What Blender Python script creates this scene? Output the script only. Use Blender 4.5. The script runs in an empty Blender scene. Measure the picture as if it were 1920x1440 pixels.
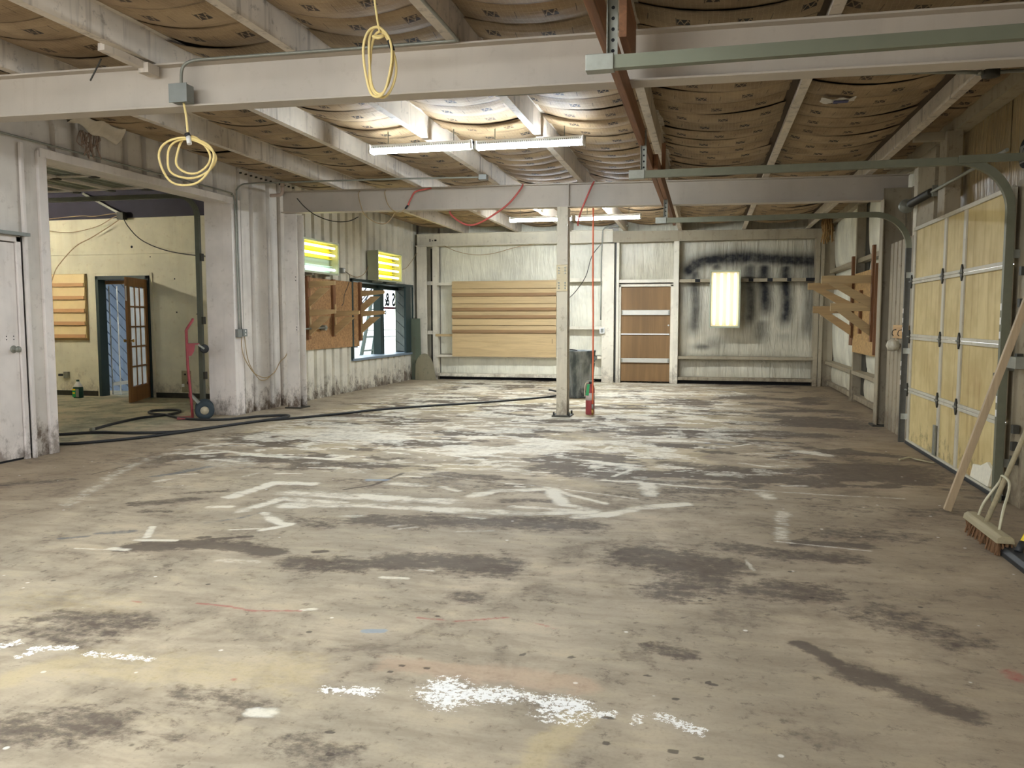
import bpy, bmesh, math, random
import numpy as np
from mathutils import Vector, Matrix

random.seed(7)
SC = bpy.context.scene
COL = SC.collection

# ---------------------------------------------------------------- camera
cam_data = bpy.data.cameras.new('camera')
cam_data.sensor_fit = 'HORIZONTAL'
cam_data.sensor_width = 36.0
cam_data.lens = 1500.0 / 1920.0 * 36.0
cam_data.clip_start = 0.05
cam_data.clip_end = 300
cam = bpy.data.objects.new('camera', cam_data)
cam.location = (0, 0, 1.32)
cam.rotation_euler = (math.radians(90 - 4.65), 0, math.radians(13.56))
COL.objects.link(cam)
SC.camera = cam

# ---------------------------------------------------------------- world: bright overcast daylight
world = bpy.data.worlds.new('overcast_sky')
SC.world = world
world.use_nodes = True
wn = world.node_tree
wn.nodes['Background'].inputs[0].default_value = (0.95, 0.97, 1.0, 1)
wn.nodes['Background'].inputs[1].default_value = 2.8

# ---------------------------------------------------------------- exposure
SC.view_settings.view_transform = 'Standard'
SC.view_settings.look = 'None'
SC.view_settings.gamma = 1.0
SC.view_settings.use_curve_mapping = False
SC.view_settings.exposure = 0.85
SC.cycles.use_light_tree = False
SC.cycles.max_bounces = 5
SC.cycles.diffuse_bounces = 3
SC.cycles.glossy_bounces = 2
SC.cycles.transmission_bounces = 2
SC.cycles.transparent_max_bounces = 6
TUBE = 95.0          # radiance of the ceiling tubes
BOOTH = 4.0          # radiance of the booth light tubes

# ================================================================ node helpers
def lin(c):
    def f(v):
        v /= 255.0
        return v / 12.92 if v <= 0.04045 else ((v + 0.055) / 1.055) ** 2.4
    return (f(c[0]), f(c[1]), f(c[2]), 1.0)

class NT:
    def __init__(s, name):
        s.mat = bpy.data.materials.new(name)
        s.mat.use_nodes = True
        s.t = s.mat.node_tree
        s.n = s.t.nodes
        s.b = s.n['Principled BSDF']
        s._pos = None
    def sock(s, inp, v):
        if isinstance(v, bpy.types.NodeSocket):
            s.t.links.new(v, inp)
        elif v is not None:
            if isinstance(v, (tuple, list)) and len(v) == 3 and inp.type == 'RGBA':
                v = (*v, 1.0)
            inp.default_value = v
    def pos(s):
        if s._pos is None:
            s._pos = s.n.new('ShaderNodeNewGeometry').outputs['Position']
        return s._pos
    def objc(s):
        return s.n.new('ShaderNodeTexCoord').outputs['Object']
    def uv(s):
        return s.n.new('ShaderNodeTexCoord').outputs['UV']
    def rnd(s):
        return s.n.new('ShaderNodeObjectInfo').outputs['Random']
    def attr(s, name):
        a = s.n.new('ShaderNodeAttribute'); a.attribute_name = name
        return a
    def vmap(s, v, scale=(1, 1, 1), loc=(0, 0, 0), rot=(0, 0, 0)):
        m = s.n.new('ShaderNodeMapping')
        s.sock(m.inputs['Vector'], v)
        m.inputs['Scale'].default_value = scale
        m.inputs['Location'].default_value = loc
        m.inputs['Rotation'].default_value = rot
        return m.outputs[0]
    def xyz(s, v):
        x = s.n.new('ShaderNodeSeparateXYZ'); s.sock(x.inputs[0], v)
        return x.outputs
    def comb(s, x, y, z):
        c = s.n.new('ShaderNodeCombineXYZ')
        s.sock(c.inputs[0], x); s.sock(c.inputs[1], y); s.sock(c.inputs[2], z)
        return c.outputs[0]
    def noise(s, v, scale=5, detail=4, rough=0.55, dist=0.0):
        k = s.n.new('ShaderNodeTexNoise')
        s.sock(k.inputs['Vector'], v)
        k.inputs['Scale'].default_value = scale
        k.inputs['Detail'].default_value = detail
        k.inputs['Roughness'].default_value = rough
        k.inputs['Distortion'].default_value = dist
        return k.outputs[0]
    def vor(s, v, scale=5, feature='F1', out=0, rand=1.0):
        k = s.n.new('ShaderNodeTexVoronoi'); k.feature = feature
        s.sock(k.inputs['Vector'], v); k.inputs['Scale'].default_value = scale
        k.inputs['Randomness'].default_value = rand
        return k.outputs[out]
    def wave(s, v, scale=5, dist=2, detail=2, direction='X'):
        k = s.n.new('ShaderNodeTexWave'); k.bands_direction = direction
        s.sock(k.inputs['Vector'], v); k.inputs['Scale'].default_value = scale
        k.inputs['Distortion'].default_value = dist; k.inputs['Detail'].default_value = detail
        return k.outputs[1]
    def m(s, op, a, b=None, c=None, clamp=False):
        k = s.n.new('ShaderNodeMath'); k.operation = op; k.use_clamp = clamp
        s.sock(k.inputs[0], a)
        if b is not None: s.sock(k.inputs[1], b)
        if c is not None: s.sock(k.inputs[2], c)
        return k.outputs[0]
    def rng(s, f, a, b, c=0.0, d=1.0, smooth=True):
        k = s.n.new('ShaderNodeMapRange')
        k.interpolation_type = 'SMOOTHSTEP' if smooth else 'LINEAR'
        s.sock(k.inputs[0], f)
        for i, v in enumerate((a, b, c, d)): s.sock(k.inputs[i + 1], v)
        return k.outputs[0]
    def mix(s, f, a, b, blend='MIX'):
        k = s.n.new('ShaderNodeMix'); k.data_type = 'RGBA'; k.blend_type = blend
        s.sock(k.inputs[0], f); s.sock(k.inputs[6], a); s.sock(k.inputs[7], b)
        return k.outputs[2]
    def bump(s, h, strength=0.3, dist=0.01):
        k = s.n.new('ShaderNodeBump')
        k.inputs['Strength'].default_value = strength
        k.inputs['Distance'].default_value = dist
        s.sock(k.inputs['Height'], h)
        s.t.links.new(k.outputs[0], s.b.inputs['Normal'])
    def done(s, color=None, rough=0.6, metal=0.0, spec=0.4):
        s.sock(s.b.inputs['Base Color'], color)
        s.sock(s.b.inputs['Roughness'], rough)
        s.sock(s.b.inputs['Metallic'], metal)
        s.sock(s.b.inputs['Specular IOR Level'], spec)
        return s.mat

MATS = {}
def plain(name, c, rough=0.55, metal=0.0, var=0.12, scale=9.0, spec=0.4):
    if name in MATS: return MATS[name]
    g = NT(name)
    n = g.noise(g.pos(), scale, 2, 0.6)
    L = lin(c)
    col = g.mix(n, tuple(v * (1 - var) for v in L[:3]), tuple(min(1, v * (1 + var)) for v in L[:3]))
    MATS[name] = g.done(col, rough, metal, spec)
    return MATS[name]

def painted(name, c, dirt=(120, 100, 78), amount=0.5, splash=0.0, rough=0.5, streak=0.5, scale=2.0):
    """weathered painted steel: patchy paint, run streaks, optional mud splash above the floor"""
    g = NT(name); p = g.pos()
    big = g.noise(p, scale, 3, 0.6)
    st = g.noise(g.vmap(p, (7, 7, 0.55)), 1.6, 3, 0.65)
    L = lin(c); D = lin(dirt)
    col = g.mix(g.rng(big, 0.3, 0.7), tuple(v * 0.88 for v in L[:3]), tuple(min(1, v * 1.08) for v in L[:3]))
    f = g.m('MULTIPLY', g.rng(st, 0.5, 0.78), streak * amount)
    col = g.mix(f, col, D)
    sp = g.m('MULTIPLY', g.rng(g.noise(p, 11, 4, 0.7), 0.56, 0.72), amount * 0.7)
    col = g.mix(sp, col, tuple(v * 0.9 for v in D[:3]))
    if splash:
        z = g.xyz(p)[2]
        h = g.m('ADD', g.noise(g.vmap(p, (1.2, 1.2, 0.8)), 5, 5, 0.8), g.m('MULTIPLY', g.m('SUBTRACT', 0.42, z), 0.55))
        mk = g.m('MULTIPLY', g.rng(h, 0.54, 0.80), splash)
        mk = g.m('MULTIPLY', mk, g.rng(z, 1.25, 0.15))
        col = g.mix(mk, col, lin((88, 70, 52)))
    MATS[name] = g.done(col, g.rng(big, 0.2, 0.8, rough - 0.05, rough + 0.12), 0, 0.4)
    return MATS[name]

def timber(name, c, dark=0.72, axis='X', scale=1.0, rough=0.6):
    g = NT(name); p = g.pos()
    sc = {'X': (0.8, 14, 14), 'Y': (14, 0.8, 14), 'Z': (14, 14, 0.8)}[axis]
    v = g.vmap(p, tuple(k * scale for k in sc))
    n = g.noise(v, 1.5, 4, 0.65, 0.6)
    n2 = g.noise(v, 6, 3, 0.6)
    L = lin(c)
    col = g.mix(g.rng(n, 0.3, 0.7), tuple(k * dark for k in L[:3]), tuple(min(1, k * 1.1) for k in L[:3]))
    col = g.mix(g.m('MULTIPLY', g.rng(n2, 0.55, 0.75), 0.35), col, tuple(k * dark * 0.75 for k in L[:3]))
    col = g.mix(g.m('MULTIPLY', g.rnd(), 0.22), col, tuple(k * 0.7 for k in L[:3]))
    MATS[name] = g.done(col, rough, 0, 0.3)
    return MATS[name]

def emit(name, c, strength):
    g = NT(name)
    g.b.inputs['Emission Color'].default_value = (*c, 1)
    g.b.inputs['Emission Strength'].default_value = strength
    MATS[name] = g.done((0.9, 0.9, 0.9, 1), 0.4)
    return MATS[name]

# ---- surfaces
M_WHITE = painted('white_ribbed_steel', (216, 208, 197), (128, 106, 84), 0.4, 0.95, 0.5, 0.4)
M_WHITE2 = painted('white_flashing_steel', (226, 217, 208), (140, 118, 96), 0.3, 0.7, 0.5)
M_CREAM = painted('cream_ribbed_steel', (222, 216, 198), (130, 110, 86), 0.3, 0.9, 0.5, 0.35)
M_BEAM = painted('beige_painted_beam', (190, 179, 163), (150, 132, 110), 0.25, 0, 0.5, 0.5, 1.2)
M_PURLIN = painted('dusty_white_purlin', (206, 194, 176), (88, 74, 62), 0.65, 0, 0.55, 0.9, 3)
M_POST = painted('dusty_white_post', (224, 216, 196), (128, 104, 76), 0.4, 0.5, 0.5)
M_POSTR = painted('dirty_grey_post', (158, 146, 122), (94, 76, 54), 0.7, 0.6, 0.55)
M_STEEL = plain('galvanized_steel', (140, 140, 128), 0.45, 0.4, 0.2, 25)
M_TRACK = plain('green_grey_track_steel', (112, 112, 92), 0.5, 0.2, 0.18, 14)
M_DARKST = plain('dark_oily_steel', (62, 60, 52), 0.5, 0.3, 0.3, 20)
M_BLACK = plain('black_rubber', (34, 35, 36), 0.55, 0, 0.2, 20)
M_DARK = plain('dark_void_paint', (24, 24, 26), 0.8, 0, 0.2)
M_TEAL = plain('dark_teal_frame_paint', (42, 58, 58), 0.45, 0, 0.2)
M_NAVY = plain('dark_navy_board', (52, 48, 62), 0.7, 0, 0.25, 4)
M_PLASTER = painted('cream_wallboard', (226, 219, 192), (178, 146, 92), 0.35, 0.45, 0.7, 0.35, 1.5)
M_GREY = plain('grey_plate', (128, 130, 124), 0.5, 0.2, 0.15)
M_RED = plain('faded_red_paint', (150, 62, 66), 0.5, 0, 0.25, 12)
M_ORANGE = plain('orange_rubber_hose', (226, 112, 72), 0.5, 0, 0.12)
M_REDHOSE = plain('red_rubber_hose', (190, 92, 82), 0.5, 0, 0.15)
M_CORD = plain('cream_cord_jacket', (232, 208, 140), 0.45, 0, 0.08)
M_CORD2 = plain('tan_cord_jacket', (170, 146, 108), 0.5, 0, 0.12)
M_BRASS = plain('brass', (190, 150, 84), 0.3, 0.9, 0.15)
M_GREEN = plain('green_label_plastic', (40, 150, 84), 0.45, 0, 0.1)
M_WHITEP = plain('white_plastic', (232, 230, 224), 0.45, 0, 0.05)
M_YELLOWP = plain('yellow_plastic', (232, 200, 36), 0.45, 0, 0.08)
M_HUB = plain('cream_wheel_hub', (198, 186, 158), 0.5, 0, 0.15)
M_TYRE = plain('blue_black_tyre', (48, 60, 66), 0.7, 0, 0.2, 30)
M_BRISTLE = plain('brown_bristle', (112, 82, 54), 0.9, 0, 0.35, 60)
M_GREYWOOD = timber('dusty_grey_wood', (166, 154, 122), 0.75, 'Y')
M_PINE_X = timber('pine_board_x', (194, 168, 124), 0.86, 'X')
M_PINE_XD = timber('pine_lip_x', (150, 118, 82), 0.85, 'X')
M_PINE_Y = timber('pine_board_y', (196, 158, 108), 0.8, 'Y')
M_PINE_Z = timber('pine_board_z', (206, 170, 122), 0.8, 'Z')
M_ARM = timber('shelf_arm_wood', (184, 156, 112), 0.85, 'X')
M_ARMD = timber('stained_upright_wood', (132, 90, 58), 0.7, 'Z')
M_LUMBER = timber('brown_rafter_lumber', (142, 98, 66), 0.62, 'Y')
M_LUMBER2 = timber('leaning_pine_lumber', (176, 154, 122), 0.82, 'Z')
M_FRENCH = timber('french_door_wood', (150, 110, 70), 0.8, 'Z')
M_DOORPLY = timber('brown_plywood', (132, 102, 66), 0.72, 'Z', 0.28)

def osb_mat(name, c):
    g = NT(name); p = g.pos()
    v = g.vor(g.vmap(p, (1, 1, 1)), 34, 'F1', 1)
    big = g.noise(p, 3, 2)
    L = lin(c)
    f = g.xyz(v)[0]
    col = g.mix(f, tuple(k * 0.7 for k in L[:3]), tuple(min(1, k * 1.18) for k in L[:3]))
    col = g.mix(g.m('MULTIPLY', big, 0.35), col, tuple(k * 0.62 for k in L[:3]))
    return g.done(col, 0.65, 0, 0.25)
M_OSB = osb_mat('strand_board', (172, 132, 90))
M_OSB2 = osb_mat('pale_strand_board', (188, 152, 100))

def vinyl(name, c, amount=0.5, glow=None):
    """white vinyl insulation facing with wrinkles; 'soot' vertex attribute blackens it"""
    g = NT(name); p = g.pos()
    wr = g.noise(g.vmap(p, (9, 9, 1.3), rot=(0, 0.18, 0)), 1.3, 2, 0.6, 0.9)
    st = g.noise(g.vmap(p, (10, 10, 0.5)), 1.5, 4, 0.65)
    big = g.noise(p, 2.0, 3, 0.6)
    L = lin(c)
    col = g.mix(g.rng(big, 0.3, 0.7), tuple(k * 0.84 for k in L[:3]), tuple(min(1, k * 1.06) for k in L[:3]))
    col = g.mix(g.m('MULTIPLY', g.rng(st, 0.46, 0.75), amount), col, lin((118, 98, 70)))
    a = g.attr('soot_shade')
    sn = g.noise(p, 6, 4, 0.65)
    so = g.m('MULTIPLY', a.outputs['Fac'], g.rng(sn, 0.3, 0.7, 0.85, 1.1, False), clamp=True)
    col = g.mix(so, col, lin((30, 30, 32)))
    g.bump(wr, 0.8, 0.03)
    return g.done(col, g.rng(so, 0, 1, 0.36, 0.8), 0, 0.45)
M_VINYL = vinyl('white_vinyl_facing', (230, 226, 206), 0.12)
M_VINYLR = vinyl('dirty_vinyl_facing', (206, 199, 176), 0.4)
M_VINYLD = vinyl('brown_streaked_facing', (146, 126, 88), 0.8)

def kraft_mat():
    g = NT('kraft_insulation_facing'); uv = g.uv(); p = g.pos()
    u, v, _ = g.xyz(uv)
    r = g.rnd()
    big = g.noise(p, 2.2, 4, 0.62)
    wr = g.noise(g.vmap(p, (1.2, 12, 12)), 1.2, 4, 0.62, 1.0)
    A = lin((174, 150, 116)); B = lin((130, 109, 82))
    col = g.mix(g.rng(big, 0.3, 0.7), A, B)
    col = g.mix(g.m('MULTIPLY', g.rng(wr, 0.55, 0.78), 0.45), col, lin((84, 66, 48)))
    # chicken wire
    ce = g.vor(g.vmap(uv, (1, 1.7, 1)), 30, 'DISTANCE_TO_EDGE', 0, 0.25)
    col = g.mix(g.m('MULTIPLY', g.rng(ce, 0.07, 0.03), 0.35), col, lin((196, 176, 138)))
    # printed marks: dark box with a pale zigzag, and tick lines, repeated along each batt
    uu = g.m('FRACT', g.m('ADD', g.m('MULTIPLY', u, 2.6), g.m('MULTIPLY', r, 5.0)))
    inb = g.m('MULTIPLY', g.m('COMPARE', uu, 0.5, 0.11), g.m('COMPARE', v, 0.17, 0.045))
    t = g.m('SINE', g.m('MULTIPLY', uu, 52.0))
    zig = g.m('COMPARE', g.m('SUBTRACT', g.m('DIVIDE', g.m('SUBTRACT', v, 0.17), 0.03), t), 0.0, 0.42)
    ink = g.m('MULTIPLY', inb, g.m('SUBTRACT', 1.0, g.m('MULTIPLY', zig, 0.85)))
    tick = g.m('MULTIPLY', g.m('COMPARE', uu, 0.38, 0.008), g.m('COMPARE', v, 0.17, 0.06))
    tick2 = g.m('MULTIPLY', g.m('COMPARE', g.m('ADD', uu, g.m('MULTIPLY', v, 0.25)), 0.95, 0.007), g.m('COMPARE', v, 0.17, 0.055))
    ink = g.m('MULTIPLY', g.m('MAXIMUM', g.m('MULTIPLY', ink, 0.97), g.m('MULTIPLY', g.m('MAXIMUM', tick, tick2), 0.7)), g.rng(g.noise(p, 25, 3), 0.25, 0.4))
    col = g.mix(ink, col, lin((22, 26, 32)))
    # darker edges where neighbouring batts meet
    ed = g.m('MULTIPLY', g.m('ADD', g.rng(v, 0.035, 0.0), g.rng(v, 0.335, 0.37)), g.rng(g.noise(p, 6, 4), 0.3, 0.6))
    col = g.mix(g.m('MULTIPLY', ed, 0.75), col, lin((58, 42, 30)))
    col = g.mix(g.m('MULTIPLY', r, 0.3), col, lin((120, 92, 58)))
    g.bump(g.noise(g.vmap(p, (1.2, 12, 12)), 1.2, 2, 0.6), 0.4, 0.012)
    return g.done(col, 0.7, 0, 0.25)
M_KRAFT = kraft_mat()

def doorfoam_mat():
    g = NT('yellow_foam_door_panel'); p = g.pos()
    st = g.noise(g.vmap(p, (1, 9, 0.7)), 1.4, 4, 0.65)
    big = g.noise(p, 2.5, 3, 0.65)
    z = g.xyz(p)[2]
    col = g.mix(g.rng(big, 0.3, 0.7), lin((214, 194, 138)), lin((192, 170, 114)))
    col = g.mix(g.m('MULTIPLY', g.rng(st, 0.48, 0.72), 0.5), col, lin((150, 118, 66)))
    ru = g.m('MULTIPLY', g.rng(g.noise(p, 1.3, 4, 0.6), 0.54, 0.68), g.rng(z, 1.1, 0.5))
    col = g.mix(g.m('MULTIPLY', ru, 0.6), col, lin((150, 98, 44)))
    gr = g.m('MULTIPLY', g.rng(g.m('ADD', g.noise(p, 8, 6, 0.75), g.m('MULTIPLY', g.m('SUBTRACT', 0.3, z), 0.6)), 0.55, 0.8), g.rng(z, 0.8, 0.1))
    col = g.mix(g.m('MULTIPLY', gr, 0.75), col, lin((86, 74, 48)))
    return g.done(col, 0.6, 0, 0.3)
M_FOAM = doorfoam_mat()

def blackcan_mat():
    g = NT('painted_over_grey_bin'); p = g.objc()
    n = g.noise(g.vmap(p, (3, 3, 1.2)), 1.5, 5, 0.6)
    col = g.mix(g.rng(n, 0.35, 0.65), lin((66, 74, 74)), lin((150, 152, 146)))
    col = g.mix(g.rng(g.noise(p, 3, 4), 0.55, 0.7), col, lin((34, 38, 38)))
    return g.done(col, 0.5, 0, 0.4)
M_BIN = blackcan_mat()

def siding_mat():
    return timber('blue_white_weathered_plank', (140, 162, 198), 0.8, 'Z')
M_SIDING = siding_mat()
M_SIDING2 = timber('grey_weathered_plank', (122, 128, 124), 0.7, 'Z')
M_GREENB = painted('grey_green_board', (98, 106, 88), (90, 84, 66), 0.7, 0, 0.6)
M_TANB = painted('dirty_tan_board', (130, 122, 98), (90, 92, 70), 0.8, 0, 0.6)

def glass_mat(name, tint=(0.9, 0.95, 0.95), alpha=0.15):
    g = NT(name)
    tr = g.n.new('ShaderNodeBsdfTransparent'); tr.inputs[0].default_value = (*tint, 1)
    gl = g.n.new('ShaderNodeBsdfGlossy'); gl.inputs['Roughness'].default_value = 0.03
    mx = g.n.new('ShaderNodeMixShader'); mx.inputs[0].default_value = alpha
    g.t.links.new(tr.outputs[0], mx.inputs[1]); g.t.links.new(gl.outputs[0], mx.inputs[2])
    g.t.links.new(mx.outputs[0], g.n['Material Output'].inputs[0])
    return g.mat
M_GLASS = glass_mat('clear_window_glass', (0.93, 0.97, 0.98), 0.06)

def film_mat(name='cloudy_plastic_film', tint=(0.86, 0.92, 1), lo=0.10, hi=0.25):
    g = NT(name)
    tr = g.n.new('ShaderNodeBsdfTransparent'); tr.inputs[0].default_value = (*tint, 1)
    tl = g.n.new('ShaderNodeBsdfTranslucent'); tl.inputs[0].default_value = (0.80, 0.88, 1, 1)
    mx = g.n.new('ShaderNodeMixShader')
    g.t.links.new(g.rng(g.noise(g.pos(), 2.5, 3), 0.3, 0.7, lo, hi), mx.inputs[0])
    g.t.links.new(tr.outputs[0], mx.inputs[1]); g.t.links.new(tl.outputs[0], mx.inputs[2])
    g.t.links.new(mx.outputs[0], g.n['Material Output'].inputs[0])
    return g.mat
M_FILM = film_mat()
M_TAPE = plain('white_tape', (226, 234, 244), 0.5, 0, 0.05)
M_PANE = film_mat('hazy_white_pane', (0.95, 0.97, 0.97), 0.45, 0.6)

M_TUBE = emit('cool_white_tube', (0.80, 0.90, 1.0), TUBE)
M_TUBE_FILL = emit('added_fill_tube', (0.86, 0.93, 1.0), TUBE * 0.72)
M_TUBE_B = emit('back_bay_tube', (0.84, 0.92, 1.0), TUBE * 1.9)
M_BOOTH_Y = emit('yellow_sleeved_tube', (1.0, 0.93, 0.30), BOOTH)
M_BOOTH_W = emit('pale_mint_tube', (0.86, 1.0, 0.95), BOOTH)
M_BOOTH_C = emit('warm_white_tube', (1.0, 0.96, 0.84), BOOTH * 0.9)
M_REFY = plain('yellow_lit_reflector', (214, 200, 60), 0.4, 0, 0.04)
M_REFM = plain('mint_reflector', (186, 206, 192), 0.35, 0, 0.04)
M_REFC = plain('cream_reflector', (214, 204, 172), 0.35, 0, 0.04)
M_BULB = emit('work_lamp_bulb', (1.0, 0.95, 0.80), 420.0)

# ================================================================ geometry helpers
class MB:
    def __init__(s):
        s.v = []; s.f = []; s.sm = []; s.uv = None
    def add(s, verts, faces, smooth=False):
        o = len(s.v)
        s.v += [tuple(p) for p in verts]
        s.f += [tuple(i + o for i in f) for f in faces]
        s.sm += [smooth] * len(faces)
        return s
    def hexa(s, P):
        return s.add(P, [(0, 3, 2, 1), (4, 5, 6, 7), (0, 1, 5, 4), (1, 2, 6, 5), (2, 3, 7, 6), (3, 0, 4, 7)])
    def box(s, x0, x1, y0, y1, z0, z1):
        return s.hexa([(x0, y0, z0), (x1, y0, z0), (x1, y1, z0), (x0, y1, z0), (x0, y0, z1), (x1, y0, z1), (x1, y1, z1), (x0, y1, z1)])
    def slab(s, x0, x1, y0, y1, zb, zt):
        """box whose bottom and top follow functions of x"""
        return s.hexa([(x0, y0, zb(x0)), (x1, y0, zb(x1)), (x1, y1, zb(x1)), (x0, y1, zb(x0)), (x0, y0, zt(x0)), (x1, y0, zt(x1)), (x1, y1, zt(x1)), (x0, y1, zt(x0))])
    def bar(s, p, q, w, h, up=(0, 0, 1)):
        p, q = Vector(p), Vector(q); d = (q - p).normalized(); up = Vector(up)
        if abs(d.dot(up)) > 0.98: up = Vector((0, 1, 0))
        a = d.cross(up).normalized() * (w / 2); b = a.cross(d).normalized() * (h / 2)
        return s.hexa([p - a - b, p + a - b, q + a - b, q - a - b, p - a + b, p + a + b, q + a + b, q - a + b])
    def cyl(s, p, q, r, r2=None, n=12, cap=True, smooth=True):
        p, q = Vector(p), Vector(q); r2 = r if r2 is None else r2
        d = (q - p).normalized(); u = d.orthogonal().normalized(); w = d.cross(u)
        A = [p + (u * math.cos(t) + w * math.sin(t)) * r for t in [2 * math.pi * i / n for i in range(n)]]
        B = [q + (u * math.cos(t) + w * math.sin(t)) * r2 for t in [2 * math.pi * i / n for i in range(n)]]
        o = len(s.v)
        s.add(A + B, [(i, (i + 1) % n, n + (i + 1) % n, n + i) for i in range(n)], smooth)
        if cap:
            s.f += [tuple(o + i for i in reversed(range(n))), tuple(o + n + i for i in range(n))]; s.sm += [False, False]
        return s
    def tube(s, pts, r, n=8, closed=False, sub=0):
        P = [Vector(p) for p in pts]
        if sub: P = catmull(P, sub, closed)
        N = len(P); rings = []
        u = None
        for i in range(N):
            a = P[i - 1] if (i > 0 or closed) else P[i]
            b = P[(i + 1) % N] if (i < N - 1 or closed) else P[i]
            d = (b - a)
            d = d.normalized() if d.length > 1e-9 else Vector((0, 0, 1))
            if u is None: u = d.orthogonal().normalized()
            else:
                u = u - d * u.dot(d)
                u = u.normalized() if u.length > 1e-6 else d.orthogonal().normalized()
            w = d.cross(u)
            rings.append([P[i] + (u * math.cos(t) + w * math.sin(t)) * r for t in [2 * math.pi * k / n for k in range(n)]])
        V = [q for R in rings for q in R]; F = []
        for i in range(N if closed else N - 1):
            j = (i + 1) % N
            F += [(i * n + k, i * n + (k + 1) % n, j * n + (k + 1) % n, j * n + k) for k in range(n)]
        o = len(s.v)
        s.add(V, F, True)
        if not closed:
            s.f += [tuple(o + k for k in reversed(range(n))), tuple(o + (N - 1) * n + k for k in range(n))]; s.sm += [False, False]
        return s
    def lathe(s, prof, c, n=20, axis='z'):
        """prof: (radius, height) pairs around an axis through c"""
        c = Vector(c); V = []; F = []
        for (r, h) in prof:
            for i in range(n):
                t = 2 * math.pi * i / n
                a, b = r * math.cos(t), r * math.sin(t)
                V.append(c + Vector({'z': (a, b, h), 'x': (h, a, b), 'y': (b, h, a)}[axis]))
        for k in range(len(prof) - 1):
            F += [(k * n + i, k * n + (i + 1) % n, (k + 1) * n + (i + 1) % n, (k + 1) * n + i) for i in range(n)]
        return s.add(V, F, True)
    def prism(s, poly, axis, a0, a1):
        """extrude polygon: axis 'x' -> poly in (y,z), 'y' -> (x,z), 'z' -> (x,y)"""
        def P(q, a):
            return {'x': (a, q[0], q[1]), 'y': (q[0], a, q[1]), 'z': (q[0], q[1], a)}[axis]
        n = len(poly)
        V = [P(q, a0) for q in poly] + [P(q, a1) for q in poly]
        F = [(i, (i + 1) % n, n + (i + 1) % n, n + i) for i in range(n)] + [tuple(reversed(range(n))), tuple(range(n, 2 * n))]
        return s.add(V, F)
    def sheet(s, prof, axis, z0, z1):
        """profiled sheet standing upright: prof of (x,y) points"""
        n = len(prof)
        V = [(x, y, z0) for x, y in prof] + [(x, y, z1) for x, y in prof]
        return s.add(V, [(i, i + 1, n + i + 1, n + i) for i in range(n - 1)])
    def grid(s, fn, nu, nv, smooth=True):
        V = [fn(i / nu, j / nv) for j in range(nv + 1) for i in range(nu + 1)]
        F = [(j * (nu + 1) + i, j * (nu + 1) + i + 1, (j + 1) * (nu + 1) + i + 1, (j + 1) * (nu + 1) + i) for j in range(nv) for i in range(nu)]
        return s.add(V, F, smooth)
    def mesh(s, name, mat, origin=(0, 0, 0)):
        me = bpy.data.meshes.new(name)
        o = Vector(origin)
        me.from_pydata([Vector(p) - o for p in s.v], [], s.f)
        me.polygons.foreach_set('use_smooth', s.sm)
        bm = bmesh.new(); bm.from_mesh(me)
        bmesh.ops.recalc_face_normals(bm, faces=bm.faces)
        bm.to_mesh(me); bm.free()
        me.materials.append(mat)
        return me
    def build(s, name, mat, parent=None, bevel=0, **tags):
        xs, ys, zs = zip(*s.v)
        o = Vector(((min(xs) + max(xs)) / 2, (min(ys) + max(ys)) / 2, min(zs)))
        ob = bpy.data.objects.new(name, s.mesh(name, mat, o))
        COL.objects.link(ob)
        WLOC[ob.name] = o.copy()
        if parent is not None:
            ob.parent = parent
            ob.location = o - WLOC[parent.name]
        else:
            ob.location = o
        if bevel:
            b = ob.modifiers.new('bevel', 'BEVEL'); b.width = bevel; b.segments = 2; b.limit_method = 'ANGLE'
        for k, v in tags.items(): ob[k] = v
        return ob

WLOC = {}
def catmull(P, sub, closed=False):
    out = []; N = len(P)
    for i in range(N if closed else N - 1):
        g = lambda k: P[k % N] if closed else P[max(0, min(N - 1, k))]
        a, b, c, d = g(i - 1), g(i), g(i + 1), g(i + 2)
        for j in range(sub):
            t = j / sub
            out.append(0.5 * ((2 * b) + (c - a) * t + (2 * a - 5 * b + 4 * c - d) * t * t + (3 * b - a - 3 * c + d) * t ** 3))
    if not closed: out.append(P[-1])
    return out

def thing(name, label, cat, loc, group=None):
    o = bpy.data.objects.new(name, None)
    o.empty_display_size = 0.1
    COL.objects.link(o)
    o.location = loc; WLOC[o.name] = Vector(loc)
    o['label'] = label; o['category'] = cat
    if group: o['group'] = group
    return o

def struct(name, loc=(0, 0, 0)):
    o = bpy.data.objects.new(name, None)
    o.empty_display_size = 0.1
    COL.objects.link(o)
    o.location = loc; WLOC[o.name] = Vector(loc)
    o['kind'] = 'structure'
    return o

def one(mb, name, mat, label, cat, bevel=0, group=None):
    o = mb.build(name, mat, None, bevel, label=label, category=cat)
    if group: o['group'] = group
    return o

def dup(src, name=None, parent=None, offset=(0, 0, 0)):
    c = src.copy(); COL.objects.link(c)
    WLOC[c.name] = WLOC[src.name] + Vector(offset)
    if parent is not None:
        c.parent = parent; c.location = WLOC[c.name] - WLOC[parent.name]
    else:
        c.location = WLOC[c.name]
    return c

def zr(x):            # roof falls very gently to the right
    return -0.012 * (x + 1.9)
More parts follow.
